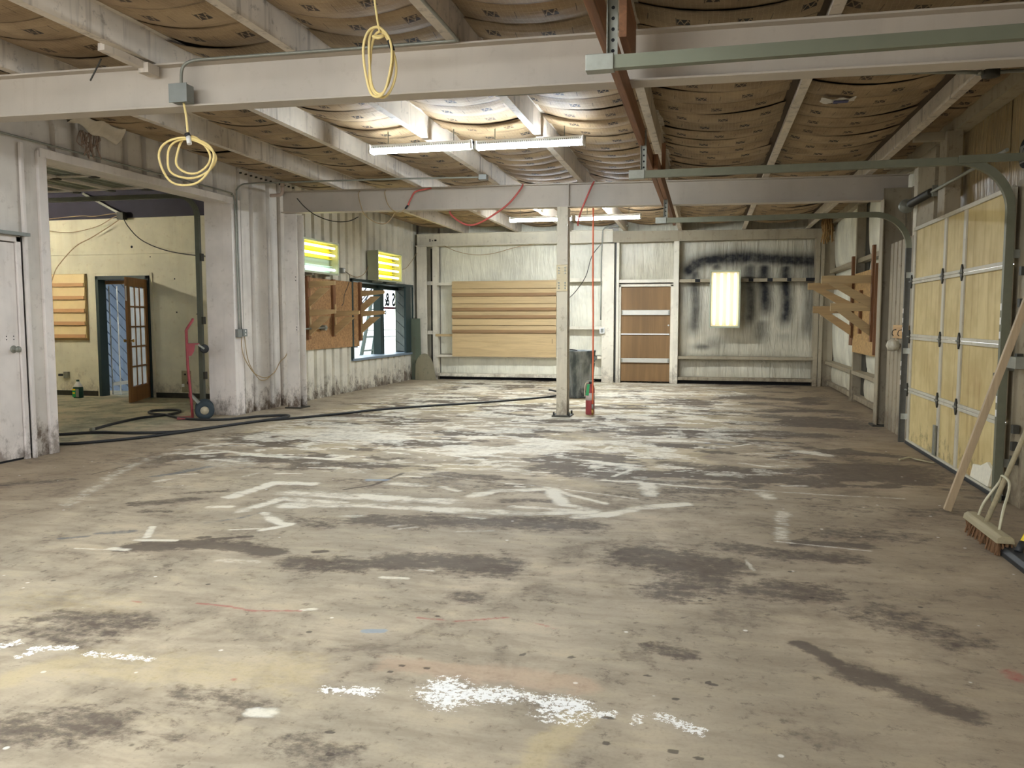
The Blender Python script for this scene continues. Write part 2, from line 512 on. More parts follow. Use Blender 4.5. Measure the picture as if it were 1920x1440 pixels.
# ================================================================ FLOOR
STROKES=[('w',0.14,0.42,0.5,[-4.35,4.62,-4.95,5.97,-5.12,6.57,-5.06,7.14,-4.91,7.54,-4.87,8.39,-4.13,8.48]),('w',0.1,0.8,0.5,[-4.89,6.78,-4.58,7.02,-4.13,6.87,-3.73,6.9,-3.34,6.85]),('w',0.08,0.7,0.5,[-5.1,7.2,-5.0,7.33]),('w',0.1,0.65,0.5,[-4.48,6.58,-4.21,6.55]),('w',0.12,0.95,0.5,[-3.4,5.21,-3.37,5.76,-3.06,5.79]),('w',0.12,0.75,0.5,[-3.09,4.81,-3.0,5.25,-2.52,5.22]),('w',0.08,0.9,0.5,[-2.89,4.83,-2.69,4.61,-2.59,4.59]),('w',0.06,0.95,0.5,[-2.68,4.43,-2.6,4.55]),('w',0.03,0.8,0.5,[-2.88,4.38,-2.69,4.46]),('w',0.07,0.8,0.5,[-3.38,4.9,-3.25,4.93]),('w',0.05,0.95,0.5,[-3.29,4.04,-3.06,4.09]),('w',0.05,0.9,0.5,[-3.4,4.33,-3.27,4.11]),('w',0.06,0.95,0.5,[-3.31,3.86,-3.21,3.86]),('w',0.025,0.8,0.5,[-3.51,3.81,-3.32,3.83]),('w',0.08,0.5,0.5,[-2.58,3.8,-2.36,3.81]),('w',0.08,0.55,0.5,[-4.32,5.57,-4.26,5.72]),('w',0.08,0.5,0.5,[-4.16,5.4,-3.95,5.47]),('w',0.06,0.75,0.5,[-3.54,6.11,-3.35,6.15]),('w',0.06,0.8,0.5,[-3.28,6.45,-3.16,6.48]),('w',0.07,0.6,0.5,[-3.74,5.94,-3.71,6.09]),('w',0.05,0.7,0.5,[-4.34,5.86,-4.21,5.94]),('b',0.1,0.8,0.5,[-4.47,5.76,-4.38,5.93,-4.3,6.26]),('d',0.14,0.5,0.5,[-3.98,4.87,-3.66,5.04]),('d',0.1,0.45,0.5,[-3.73,4.7,-3.6,4.73]),('d',0.16,0.7,0.5,[-3.25,3.89,-2.97,4.0,-2.72,4.06,-2.39,3.98]),('d',0.05,0.9,0.3,[-2.95,4.18,-2.91,4.2]),('d',0.05,0.9,0.3,[-2.86,4.16,-2.81,4.19]),('d',0.05,0.9,0.3,[-2.81,4.19,-2.77,4.21]),('d',0.05,0.9,0.3,[-2.72,4.25,-2.67,4.27]),('d',0.05,0.9,0.3,[-2.13,4.07,-2.09,4.09]),('b',0.07,0.7,0.5,[-3.61,4.12,-3.45,4.2]),('b',0.05,0.7,0.5,[-3.76,3.96,-3.64,4.04]),('b',0.06,0.5,0.5,[-3.12,4.5,-2.98,4.65,-2.92,4.82]),('d',0.3,0.55,0.5,[-2.1,3.87,-1.82,3.89]),('k',0.012,0.8,0.2,[-5.06,5.71,-5.04,6.18]),('k',0.012,0.8,0.2,[-5.34,7.0,-5.33,7.52]),('d',0.15,0.4,0.5,[-5.43,5.15,-5.27,5.3,-5.02,5.47]),('d',0.1,0.4,0.5,[-3.88,5.22,-3.56,5.36]),('w',0.1,0.65,0.5,[-4.61,8.45,-3.48,8.41,-2.68,8.56,-1.85,8.48,-1.06,8.47,-0.65,8.46]),('w',0.08,0.85,0.5,[-3.77,6.9,-3.44,6.88,-3.3,7.07]),('w',0.08,0.85,0.5,[-2.87,7.5,-2.62,7.46,-2.25,7.48]),('w',0.2,0.8,0.5,[-3.06,5.42,-2.48,5.47,-2.05,5.44,-1.78,5.46]),('w',0.14,0.9,0.5,[-2.86,5.07,-2.29,5.2,-1.64,5.21,-1.14,5.23]),('w',0.1,0.8,0.5,[-1.14,5.23,-0.74,5.37]),('w',0.11,0.95,0.5,[-1.68,5.66,-1.56,5.88,-1.17,6.04,-0.94,5.54,-0.74,5.42]),('w',0.07,0.85,0.5,[-1.17,6.04,-0.68,5.63]),('w',0.035,0.75,0.5,[-1.03,6.05,-0.47,5.86]),('w',0.08,0.85,0.5,[-1.3,5.4,-1.05,5.41,-0.75,5.4]),('w',0.11,1,0.5,[-0.8,5.21,-0.66,5.29,-0.42,5.58,-0.13,5.77]),('w',0.13,0.75,0.5,[-1.32,7.49,-1.09,7.36,-0.6,7.09]),('w',0.06,0.7,0.5,[-0.74,6.5,-0.5,6.51]),('w',0.05,0.7,0.5,[-0.89,6.87,-0.61,6.84]),('w',0.03,0.55,0.5,[-2.24,6.37,-1.97,6.27,-1.18,6.11]),('w',0.15,0.65,0.5,[-2.4,5.94,-2.17,5.94]),('w',0.08,0.8,0.5,[-2.0,5.92,-1.84,5.81]),('w',0.05,0.85,0.5,[-3.4,6.42,-3.12,6.46]),('w',0.05,0.85,0.5,[-2.47,6.24,-2.3,6.26]),('w',0.05,0.85,0.5,[-2.3,6.87,-2.18,6.87]),('w',0.05,0.85,0.5,[-2.18,6.69,-2.08,6.68]),('w',0.05,0.85,0.5,[-2.01,7.88,-1.85,7.88]),('w',0.05,0.85,0.5,[-3.69,7.54,-3.57,7.54]),('w',0.05,0.85,0.5,[-3.6,7.56,-3.5,7.55]),('w',0.05,0.85,0.5,[-3.28,8.01,-3.18,8.0]),('w',0.05,0.85,0.5,[-1.74,6.74,-1.61,6.75]),('w',0.05,0.85,0.5,[-1.42,6.69,-1.29,6.7]),('w',0.05,0.85,0.5,[-1.52,6.16,-1.41,6.16]),('w',0.05,0.85,0.5,[-1.43,6.08,-1.37,6.07]),('w',0.05,0.85,0.5,[-2.7,8.82,-2.57,8.81]),('w',0.05,0.85,0.5,[-1.47,7.57,-1.33,7.58]),('w',0.05,0.85,0.5,[-3.27,5.74,-3.11,5.75]),('w',0.05,0.85,0.5,[-1.7,7.78,-1.61,7.77]),('w',0.05,0.85,0.5,[-1.68,5.76,-1.56,5.76]),('w',0.06,0.85,0.5,[-2.34,4.87,-2.22,4.91]),('w',0.06,0.75,0.5,[-1.93,4.7,-1.85,4.74]),('w',0.04,0.6,0.5,[-1.85,4.65,-1.76,4.72]),('w',0.05,0.45,0.5,[-1.48,4.67,-1.27,4.75]),('w',0.07,0.7,0.5,[-1.56,5.07,-1.42,5.04]),('w',0.04,0.85,0.5,[-1.59,3.74,-1.46,3.75]),('w',0.03,0.8,0.5,[-1.44,3.9,-1.37,3.9]),('u',0.08,0.8,0.5,[-2.66,6.04,-2.53,6.07]),('d',0.035,0.85,0.5,[-2.7,5.65,-2.55,5.85,-2.5,6.38]),('d',0.35,0.55,0.5,[-2.1,4.82,-1.09,5.01,-0.78,5.0]),('d',0.3,0.6,0.5,[-1.65,3.98,-1.07,4.04]),('d',0.2,0.4,0.5,[-2.58,4.7,-2.35,4.62]),('d',0.12,0.45,0.5,[-1.41,5.58,-1.0,5.64]),('b',0.1,0.5,0.5,[-3.04,8.48,-2.72,8.47]),('b',0.08,0.5,0.5,[-2.0,7.81,-1.85,7.92]),('t',0.4,0.5,0.5,[-2.54,6.55,-1.94,6.82]),('t',0.3,0.5,0.5,[-4.82,9.4,-3.94,9.09]),('t',0.3,0.4,0.5,[-1.14,6.4,-0.85,6.21]),('w',0.06,0.85,0.5,[-0.8,6.49,-0.35,6.42,0.07,6.37,0.46,6.37]),('w',0.05,0.5,0.5,[0.46,6.37,0.85,6.33,1.44,6.32]),('w',0.14,0.8,0.5,[-0.44,6.4,-0.38,6.01]),('w',0.12,0.7,0.5,[0.45,6.31,0.48,6.14]),('w',0.1,0.55,0.5,[0.53,5.65,0.51,5.31,0.48,4.91]),('w',0.03,0.65,0.5,[0.44,4.91,0.66,4.87,0.94,4.83]),('w',0.06,0.8,0.5,[0.32,8.54,0.46,8.73]),('u',0.05,0.5,0.5,[-0.18,8.76,0.32,8.62]),('w',0.2,0.7,0.5,[0.96,8.35,1.16,8.21]),('w',0.06,0.8,0.5,[0.32,7.56,0.4,7.52,0.58,7.43]),('w',0.07,0.55,0.5,[-0.3,8.93,-0.22,9.07,-0.29,9.97]),('w',0.08,0.7,0.5,[-1.23,8.55,-0.67,8.68]),('w',0.1,0.85,0.5,[-1.06,7.37,-0.79,7.24,-0.56,7.21]),('w',0.05,0.8,0.5,[-0.73,6.66,-0.6,7.01]),('w',0.1,0.7,0.5,[-1.22,10.44,-1.13,11.07]),('w',0.06,0.6,0.5,[-1.63,10.34,-1.04,10.05]),('w',0.08,0.6,0.5,[-1.4,10.23,-1.41,10.81]),('w',0.1,0.7,0.5,[-1.96,14.6,-0.77,14.89]),('w',0.09,0.95,0.5,[0.5,14.97,0.7,14.6]),('w',0.08,0.6,0.5,[-1.15,12.67,0.08,13.22]),('w',0.07,0.6,0.5,[0.55,7.12,0.65,7.12]),('w',0.08,0.5,0.5,[0.63,6.59,0.79,6.63]),('w',0.03,0.6,0.5,[0.24,4.48,0.27,4.3]),('d',0.12,0.6,0.5,[0.57,4.91,0.95,4.95]),('d',0.25,0.5,0.5,[0.18,4.71,0.8,4.65]),('d',0.4,0.6,0.5,[-0.36,4.44,-0.15,4.39,0.04,4.29]),('d',0.4,0.55,0.5,[0.43,9.53,1.26,9.56]),('d',0.35,0.5,0.5,[0.07,7.0,0.86,6.95]),('d',0.3,0.4,0.5,[0.81,12.98,1.65,12.21]),('r',0.25,0.35,0.5,[0.92,6.68,1.49,6.62]),('d',0.3,0.4,0.5,[1.24,8.32,1.66,7.56]),('d',0.25,0.45,0.5,[-0.32,7.4,0.28,7.23]),('d',0.3,0.5,0.5,[-0.13,3.86,0.04,4.11]),('d',0.2,0.5,0.5,[0.33,4.09,0.57,4.03]),('d',0.3,0.35,0.5,[0.78,5.18,1.2,5.16]),('f',0.06,0.8,0.5,[-2.76,2.57,-2.73,2.62]),('f',0.05,0.8,0.5,[-2.59,2.51,-2.58,2.54]),('f',0.05,0.9,0.5,[-2.6,2.58,-2.46,2.62]),('f',0.05,0.7,0.5,[-2.35,2.59,-2.08,2.6]),('t',0.12,0.8,0.5,[-2.45,2.28,-2.46,2.44,-2.33,2.57]),('t',0.3,0.6,0.5,[-2.32,2.55,-1.76,2.55,-1.45,2.63]),('t',0.3,0.4,0.5,[-3.09,3.07,-2.6,3.08]),('f',0.06,0.9,0.5,[-1.29,2.53,-1.13,2.54]),('f',0.15,1,0.6,[-0.89,2.64,-0.84,2.57]),('f',0.12,1,0.5,[-0.89,2.58,-0.67,2.63]),('f',0.06,0.8,0.5,[-0.68,2.67,-0.54,2.62]),('w',0.06,0.85,0.5,[-1.47,2.32,-1.41,2.33]),('u',0.045,0.8,0.5,[-1.38,3.06,-1.31,3.08]),('w',0.035,0.85,0.5,[-1.76,3.22,-1.71,3.25]),('f',0.12,1,0.5,[-0.47,2.6,-0.41,2.61]),('f',0.12,0.65,0.5,[-0.47,2.52,-0.4,2.52]),('f',0.05,0.8,0.5,[-0.33,2.57,-0.28,2.59]),('f',0.06,0.8,0.5,[-0.12,2.61,0.0,2.55]),('f',0.04,0.7,0.5,[-0.2,2.55,-0.19,2.59]),('p',0.14,0.8,0.5,[-1.13,2.76,-0.68,2.8,-0.41,2.78]),('t',0.11,0.8,0.5,[-0.44,2.22,-0.4,2.38,-0.38,2.54]),('d',0.08,0.7,0.5,[0.43,3.37,0.59,3.15,0.74,3.01]),('d',0.14,0.6,0.5,[0.59,3.15,0.74,3.01,0.86,2.88]),('d',0.15,0.45,0.5,[-1.13,3.58,-1.06,3.52]),('d',0.2,0.5,0.5,[0.2,4.02,0.57,3.99]),('d',0.3,0.4,0.5,[0.79,3.79,1.04,3.55]),('d',0.3,0.35,0.5,[-2.77,2.74,-2.48,2.78]),('d',0.2,0.45,0.5,[-2.8,2.9,-2.39,2.93]),('d',0.15,0.4,0.5,[-1.78,2.36,-1.47,2.36]),('d',0.2,0.4,0.5,[-1.23,2.15,-1.04,2.13]),('d',0.1,0.4,0.5,[-1.64,2.12,-1.6,2.14]),('d',0.25,0.45,0.5,[-2.18,2.02,-1.89,2.11]),('d',0.1,0.5,0.5,[-0.17,3.17,-0.04,3.15]),('e',0.012,0.9,0.2,[-2.28,3.19,-2.14,3.19,-1.98,3.16,-1.76,3.21]),('e',0.03,0.9,0.5,[-1.66,2.52,-1.66,2.52]),('e',0.012,0.9,0.2,[-1.03,2.56,-0.89,2.57]),('e',0.012,0.8,0.5,[-2.6,3.14,-2.54,3.14]),('e',0.025,0.9,0.5,[0.08,2.7,0.1,2.7]),('e',0.09,0.7,0.5,[1.15,3.24,1.15,3.18]),('e',0.01,0.7,0.2,[-1.22,3.26,-1.05,3.25,-0.81,3.36,-0.6,3.28,-0.28,3.27]),('k',0.016,0.95,0.3,[-0.19,2.91,-0.18,2.91]),('k',0.016,0.95,0.3,[-0.08,2.75,-0.07,2.75]),('k',0.016,0.95,0.3,[-0.08,2.4,-0.06,2.4]),('k',0.016,0.95,0.3,[0.0,2.38,0.01,2.38]),('k',0.016,0.95,0.3,[-0.28,2.4,-0.27,2.4]),('k',0.016,0.95,0.3,[-1.11,2.78,-1.1,2.78]),('k',0.016,0.95,0.3,[-1.13,2.72,-1.12,2.72]),('k',0.016,0.95,0.3,[-1.01,2.78,-1.0,2.78]),('k',0.016,0.95,0.3,[-1.09,2.14,-1.08,2.14]),('k',0.016,0.95,0.3,[-0.49,3.0,-0.48,3.01]),('k',0.016,0.95,0.3,[-0.68,2.98,-0.67,2.99]),('k',0.016,0.95,0.3,[-1.15,2.26,-1.14,2.26]),('k',0.016,0.95,0.3,[-0.3,2.56,-0.28,2.56]),('k',0.016,0.95,0.3,[0.03,2.9,0.04,2.91]),('k',0.016,0.95,0.3,[0.05,2.89,0.06,2.89])]
def floor_mat():
    g = NT('stained_concrete'); p = g.pos()
    x, y, z = g.xyz(p)
    big = g.noise(p, 0.55, 3, 0.62)
    mid = g.noise(p, 2.2, 5, 0.66, 0.4)
    fine = g.noise(p, 16, 5, 0.74)
    grit = g.noise(p, 70, 2, 0.6)
    streak = g.noise(g.vmap(p, (0.9, 3.0, 1), rot=(0, 0, 0.12)), 2.6, 5, 0.7, 0.3)
    col = g.mix(g.rng(mid, 0.34, 0.68), lin((189, 174, 149)), lin((152, 139, 120)))
    col = g.mix(g.rng(big, 0.38, 0.62), col, lin((168, 156, 135)))
    col = g.mix(g.m('MULTIPLY', g.rng(streak, 0.45, 0.68), 0.4), col, lin((128, 115, 97)))
    col = g.mix(g.m('MULTIPLY', g.rng(streak, 0.5, 0.32), 0.35), col, lin((196, 180, 148)))
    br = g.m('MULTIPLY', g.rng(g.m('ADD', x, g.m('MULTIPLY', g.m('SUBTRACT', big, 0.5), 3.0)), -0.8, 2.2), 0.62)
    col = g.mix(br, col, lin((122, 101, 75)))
    br2 = g.m('MULTIPLY', g.rng(g.m('ADD', g.m('MULTIPLY', x, -1.0), g.m('MULTIPLY', g.m('SUBTRACT', big, 0.5), 3.0)), 3.6, 5.4), 0.5)
    br2 = g.m('MULTIPLY', br2, g.rng(y, 8.5, 6.5))
    br2 = g.m('MULTIPLY', br2, g.rng(x, -6.9, -6.5))
    col = g.mix(br2, col, lin((128, 106, 82)))
    an = g.rng(x, -6.35, -6.8)
    col = g.mix(g.m('MULTIPLY', an, 0.7), col, g.mix(g.rng(mid, 0.42, 0.58), lin((190, 178, 146)), lin((146, 150, 126))))
    # worn, darker blotches with crumbly edges
    bl = g.m('MULTIPLY', g.rng(g.m('ADD', g.m('MULTIPLY', mid, 0.6), g.m('MULTIPLY', fine, 0.4)), 0.52, 0.62), 0.5)
    col = g.mix(bl, col, lin((110, 98, 85)))
    gr = g.m('MULTIPLY', g.rng(fine, 0.56, 0.68), 0.5)
    col = g.mix(gr, col, lin((96, 86, 74)))
    # marks held per vertex, given crumbly edges here
    A = g.attr('fa'); B = g.attr('fb'); C = g.attr('fc')
    a = g.xyz(A.outputs['Vector']); b = g.xyz(B.outputs['Vector']); c = g.xyz(C.outputs['Vector'])
    sfine = g.noise(g.vmap(p, (2.2, 6.0, 1), rot=(0, 0, 0.1)), 3.2, 5, 0.75, 0.4)
    ragged = g.m('ADD', g.m('MULTIPLY', g.rng(sfine, 0.3, 0.7, -0.5, 0.5, False), 0.5), g.m('MULTIPLY', g.rng(fine, 0.3, 0.7, -0.5, 0.5, False), 0.6))
    def mk(s, lo, hi, k=1.0):
        return g.rng(g.m('ADD', s, g.m('MULTIPLY', ragged, g.m('MULTIPLY', k, g.rng(s, 0.0, 0.25)))), lo, hi)
    col = g.mix(g.m('MULTIPLY', mk(a[2], 0.1, 0.9, 0.8), 0.6), col, lin((196, 178, 138)))
    col = g.mix(g.m('MULTIPLY', mk(c[2], 0.1, 0.8, 0.8), 0.6), col, lin((190, 164, 138)))
    col = g.mix(g.m('MULTIPLY', mk(a[1], 0.10, 0.75, 1.0), 0.85), col, lin((90, 79, 69)))
    col = g.mix(g.m('MULTIPLY', mk(b[1], 0.15, 0.85, 0.9), 0.7), col, lin((96, 102, 106)))
    col = g.mix(g.m('MULTIPLY', mk(b[2], 0.15, 0.75, 0.6), 0.7), col, lin((140, 158, 176)))
    col = g.mix(g.m('MULTIPLY', mk(a[0], 0.22, 0.98, 0.85), 0.9), col, lin((232, 226, 208)))
    fl = g.noise(p, 42, 4, 0.8)
    fm = g.m('MULTIPLY', g.rng(g.m('ADD', fl, g.m('MULTIPLY', b[0], 0.20)), 0.62, 0.66), g.rng(b[0], 0.05, 0.3))
    col = g.mix(fm, col, lin((246, 244, 238)))
    col = g.mix(g.m('MULTIPLY', mk(c[0], 0.3, 0.9, 0.7), 0.5), col, lin((168, 60, 62)))
    col = g.mix(g.m('MULTIPLY', mk(c[1], 0.35, 0.8, 0.3), 0.7), col, lin((52, 46, 42)))
    # stray chips and specks
    sp = g.rng(g.vor(p, 4.5), 0.055, 0.03)
    col = g.mix(g.m('MULTIPLY', sp, 0.7), col, lin((240, 236, 226)))
    sp2 = g.rng(g.vor(g.vmap(p, (1, 1, 1), (5.3, 2.1, 0)), 3.1), 0.05, 0.03)
    col = g.mix(g.m('MULTIPLY', sp2, 0.7), col, lin((60, 54, 48)))
    col = g.mix(g.m('MULTIPLY', g.m('SUBTRACT', grit, 0.5), 0.5), col, lin((90, 82, 70)))
    g.bump(grit, 0.12, 0.004)
    return g.done(col, g.rng(mid, 0.3, 0.7, 0.68, 0.85), 0, 0.15)

def build_floor():
    xs = np.concatenate([np.linspace(-12.2, -7.8, 24)[:-1], np.linspace(-7.8, -6.3, 60)[:-1], np.linspace(-6.3, 2.3, 690), np.linspace(2.3, 3.2, 6)[1:]])
    ys = np.concatenate([np.linspace(-3.0, 1.7, 14)[:-1], 1.7 * (16.85 / 1.7) ** np.linspace(0, 1, 620), np.array([17.1, 17.6])])
    nx, ny = len(xs), len(ys)
    X, Y = np.meshgrid(xs, ys)
    co = np.zeros((ny, nx, 3), np.float32); co[..., 0] = X; co[..., 1] = Y
    chan = {'w': (0, 0), 'd': (0, 1), 't': (0, 2), 'f': (1, 0), 'b': (1, 1), 'u': (1, 2), 'e': (2, 0), 'k': (2, 1), 'p': (2, 2), 'r': (2, 2)}
    att = np.zeros((3, ny, nx, 4), np.float32)
    rs = np.random.RandomState(11)
    def vnoise(x, y):
        T = rs.rand(257, 257); ox, oy = rs.rand(2) * 200
        u = (x + ox) % 256.0; v = (y + oy) % 256.0
        i = u.astype(int); j = v.astype(int); fu = u - i; fv = v - j
        fu = fu * fu * (3 - 2 * fu); fv = fv * fv * (3 - 2 * fv)
        return (T[i, j] * (1 - fu) + T[i + 1, j] * fu) * (1 - fv) + (T[i, j + 1] * (1 - fu) + T[i + 1, j + 1] * fu) * fv
    def fbm(fx, fy, octs=5, gain=0.55):
        t = 0; amp = 1.0; tot = 0
        for o in range(octs):
            t = t + amp * vnoise(X * fx * 2 ** o, Y * fy * 2 ** o); tot += amp; amp *= gain
        return t / tot
    def step(v, lo, hi):
        t = np.clip((v - lo) / (hi - lo), 0, 1); return t * t * (3 - 2 * t)
    W1, W2 = fbm(2.6, 2.6), fbm(3.1, 3.1)            # warp
    N1 = fbm(5, 9, 5, 0.65); N2 = fbm(1.6, 3.0, 6, 0.6); N3 = fbm(1.2, 2.4, 6, 0.6); N4 = fbm(3.5, 7.0, 5, 0.62)
    XW, YW = X + (W1 - 0.5) * 0.16, Y + (W2 - 0.5) * 0.16
    for k, w, inten, soft, q in STROKES:
        pts = np.array(q).reshape(-1, 2); w = max(w, 0.022)
        m = w * 1.8 + 0.15
        i0, i1 = np.searchsorted(xs, [pts[:, 0].min() - m, pts[:, 0].max() + m])
        j0, j1 = np.searchsorted(ys, [pts[:, 1].min() - m * 2, pts[:, 1].max() + m * 2])
        if i1 <= i0 or j1 <= j0: continue
        big = w > 0.05
        x, y = (XW, YW) if (big and k in 'dtpr') else ((X * 0.6 + XW * 0.4, Y * 0.6 + YW * 0.4) if big else (X, Y))
        x, y = x[j0:j1, i0:i1], y[j0:j1, i0:i1]
        best = np.full(x.shape, 1e9)
        for a, b in zip(pts[:-1], pts[1:]):
            d = b - a; L = max(1e-9, d @ d)
            t = np.clip(((x - a[0]) * d[0] + (y - a[1]) * d[1]) / L, 0, 1)
            best = np.minimum(best, np.hypot(x - a[0] - t * d[0], y - a[1] - t * d[1]))
        r = w * 0.5
        if big: r = r * (0.55 + 1.0 * N1[j0:j1, i0:i1]); soft = max(soft, 0.75)
        v = np.clip((r * (1 + soft) - best) / (r * 2 * soft + 1e-6), 0, 1)
        v = v * v * (3 - 2 * v) * inten
        if big and k == 'w': v = v * (0.68 + 0.5 * step(N4[j0:j1, i0:i1], 0.35, 0.58))
        if k == 'd': v = np.minimum(1, v * 1.3)
        if k == 'e': v = v * (0.25 + 0.75 * step(N4[j0:j1, i0:i1], 0.42, 0.56))
        c = chan[k]
        sl = att[c[0], j0:j1, i0:i1, c[1]]
        np.maximum(sl, v, out=sl)
    # overspray haze: overlapping cream patches over the middle of the shop, thinning to the right
    reg = step(Y, 5.2, 7.4) * step(X, 2.0, -0.4) * step(X, -5.9, -4.9)
    th = 0.07 * step(Y, 8.5, 5.5)
    hz = np.maximum(step(N2, 0.50 + th, 0.60 + th) * 0.75, step(N4, 0.55 + th * 0.6, 0.62 + th * 0.6) * 0.85) * reg
    att[0, ..., 0] = np.maximum(att[0, ..., 0], hz * (0.62 + 0.6 * N1))
    reg2 = step(Y, 5.0, 7.0) * step(X, -6.2, -4.6) * step(X, 2.4, 1.6)
    att[0, ..., 1] = np.maximum(att[0, ..., 1], step(N3, 0.50, 0.60) * reg2 * 0.8)
    att[0, ..., 2] = np.maximum(att[0, ..., 2], step(fbm(0.9, 1.5), 0.52, 0.62) * step(Y, 6, 8) * reg * 0.6)
    me = bpy.data.meshes.new('floor')
    me.vertices.add(nx * ny); me.vertices.foreach_set('co', co.ravel())
    idx = np.arange(nx * ny).reshape(ny, nx)
    qd = np.stack([idx[:-1, :-1], idx[:-1, 1:], idx[1:, 1:], idx[1:, :-1]], -1).reshape(-1, 4)
    nf = len(qd)
    me.loops.add(nf * 4); me.loops.foreach_set('vertex_index', qd.ravel().astype(np.int32))
    me.polygons.add(nf); me.polygons.foreach_set('loop_start', np.arange(0, nf * 4, 4, dtype=np.int32))
    me.update(calc_edges=True)
    for n, A in zip(('fa', 'fb', 'fc'), att):
        at = me.attributes.new(n, 'FLOAT_COLOR', 'POINT')
        at.data.foreach_set('color', A.reshape(-1, 4).ravel())
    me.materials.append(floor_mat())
    o = bpy.data.objects.new('floor', me); COL.objects.link(o)
    o['kind'] = 'structure'; WLOC[o.name] = Vector((0, 0, 0))
build_floor()

# ================================================================ CEILING
PX = [-6.20, -5.04, -3.86, -2.74, -1.60, -0.50, 0.73, 1.93, 2.50]
mb = MB(); mb.slab(-6.6, 2.8, -2.5, 17.2, lambda x: 3.345 + zr(x), lambda x: 3.39 + zr(x))
ceiling = mb.build('ceiling', plain('roof_deck_back', (90, 74, 54), 0.8), kind='structure')
rows = 36; pitch = 0.3695; Y0 = 3.40
for i in range(8):
    xa, xb = PX[i] + (0.012 if i else 0.0), PX[i + 1] - 0.065
    variants = []
    for k in range(3):
        sag = (0.085, 0.092, 0.08)[k] * (1.0 if i < 7 else 0.5)
        sk = random.uniform(-0.02, 0.02)
        mb = MB(); V = []; UV = []
        nu, nv = 8, 3
        for j in range(nv + 1):
            v = j / nv
            for a in range(nu + 1):
                u = a / nu; x = xa + (xb - xa) * u
                puff = 0.016 * math.sin(math.pi * v)
                z = 3.325 + zr(x) - sag * 4 * u * (1 - u) - puff * min(1, 6 * u * (1 - u) + 0.2) + sk * (u - 0.5) * v
                V.append((x - (xa + xb) / 2, v * pitch * 1.035, z)); UV.append((u * (xb - xa), v * 0.37))
        F = [(j * (nu + 1) + a, j * (nu + 1) + a + 1, (j + 1) * (nu + 1) + a + 1, (j + 1) * (nu + 1) + a) for j in range(nv) for a in range(nu)]
        me = bpy.data.meshes.new('insulation_batt'); me.from_pydata(V, [], F)
        uvl = me.uv_layers.new(name='UVMap')
        uvl.data.foreach_set('uv', [c for p in me.polygons for vi in p.vertices for c in UV[vi]])
        me.polygons.foreach_set('use_smooth', [True] * len(F)); me.materials.append(M_KRAFT)
        variants.append(me)
    for r in range(rows):
        o = bpy.data.objects.new('insulation_batt', variants[random.randrange(3)]); COL.objects.link(o)
        o.parent = ceiling
        wl = Vector(((xa + xb) / 2, Y0 + r * pitch, random.uniform(-0.006, 0.006)))
        o.location = wl - WLOC['ceiling']
        o.rotation_euler = (0, random.uniform(-0.006, 0.006), random.uniform(-0.012, 0.012))

# ================================================================ LEFT WALL
def ribs(a0, a1, base, depth, step=0.305, gw=0.105, phase=0.1):
    out = [(base, a0)]; a = a0 + phase
    while a + gw + 0.03 < a1:
        out += [(base, a), (base + depth, a + 0.015), (base + depth, a + gw - 0.015), (base, a + gw)]
        a += step
    out.append((base, a1)); return out

XL = -6.23
wl = struct('wall_left', (XL, 6, 0))
def lpanel(y0, y1, z0, z1, mat=M_WHITE, ph=0.1, x=XL, depth=-0.05):
    return MB().sheet(ribs(y0, y1, x, depth, phase=ph), 'z', z0, z1).build('metal_panel', mat, wl)
ztop = 3.40
for a in (-2.5, -0.5, 1.5): lpanel(a, a + 2.0, 0, ztop)
lpanel(3.5, 5.22, 0, ztop)
lpanel(5.22, 6.28, 2.10, ztop)
lpanel(6.28, 6.58, 0, ztop, ph=0.22)
for a, b in ((6.58, 7.6), (7.6, 8.65), (8.65, 9.69)): lpanel(a, b, 2.93, ztop, ph=0.05)
lpanel(9.69, 10.5, 0, ztop, ph=0.16); lpanel(10.5, 11.25, 0, ztop, ph=0.1)
lpanel(11.25, 12.2, 0, ztop, M_CREAM, 0.12); lpanel(12.2, 13.44, 0, ztop, M_CREAM, 0.12)
lpanel(13.44, 15.0, 2.02, ztop, M_CREAM, 0.1); lpanel(15.0, 16.36, 2.02, ztop, M_CREAM, 0.1)
lpanel(13.44, 15.0, 0, 0.60, M_CREAM, 0.1); lpanel(15.0, 16.36, 0, 0.60, M_CREAM, 0.1)
lpanel(16.36, 16.85, 0, ztop, M_CREAM, 0.15)
# inner skin towards the annex and outer skin of the window wall
mb = MB(); mb.box(-6.62, -6.56, -2.5, 5.22, 0, 3.8); mb.box(-6.62, -6.56, 5.22, 6.55, 0, 3.8); mb.box(-6.62, -6.56, 6.55, 9.69, 3.1, 3.8); mb.box(-6.62, -6.56, 9.69, 13.44, 0, 3.8)
mb.box(-6.62, -6.56, 13.44, 16.52, -0.1, 0.56); mb.box(-6.62, -6.56, 13.44, 16.52, 2.04, 3.8); mb.box(-6.62, -6.56, 16.52, 17.1, -0.1, 3.8)
mb.build('back_skin', M_PLASTER, wl)
# flashings round the wide opening
mb = MB(); mb.box(-6.62, -6.20, 6.48, 6.585, 0, 2.92); mb.build('jamb_flashing', M_WHITE2, wl, 0.006)
mb = MB(); mb.box(-6.215, -6.185, 6.27, 6.30, 0, 2.95); mb.build('corner_trim', M_WHITE2, wl)
mb = MB(); mb.box(-6.62, -6.205, 9.685, 9.90, 0, 2.93); mb.build('jamb_flashing', M_WHITE2, wl, 0.006)
mb = MB(); mb.box(-6.33, -6.19, 6.50, 9.72, 2.86, 2.945); mb.build('header_flashing', M_WHITE2, wl, 0.004)
mb = MB(); mb.box(-6.62, -6.33, 6.50, 9.72, 2.90, 3.2); mb.build('header_box', M_WHITE2, wl)
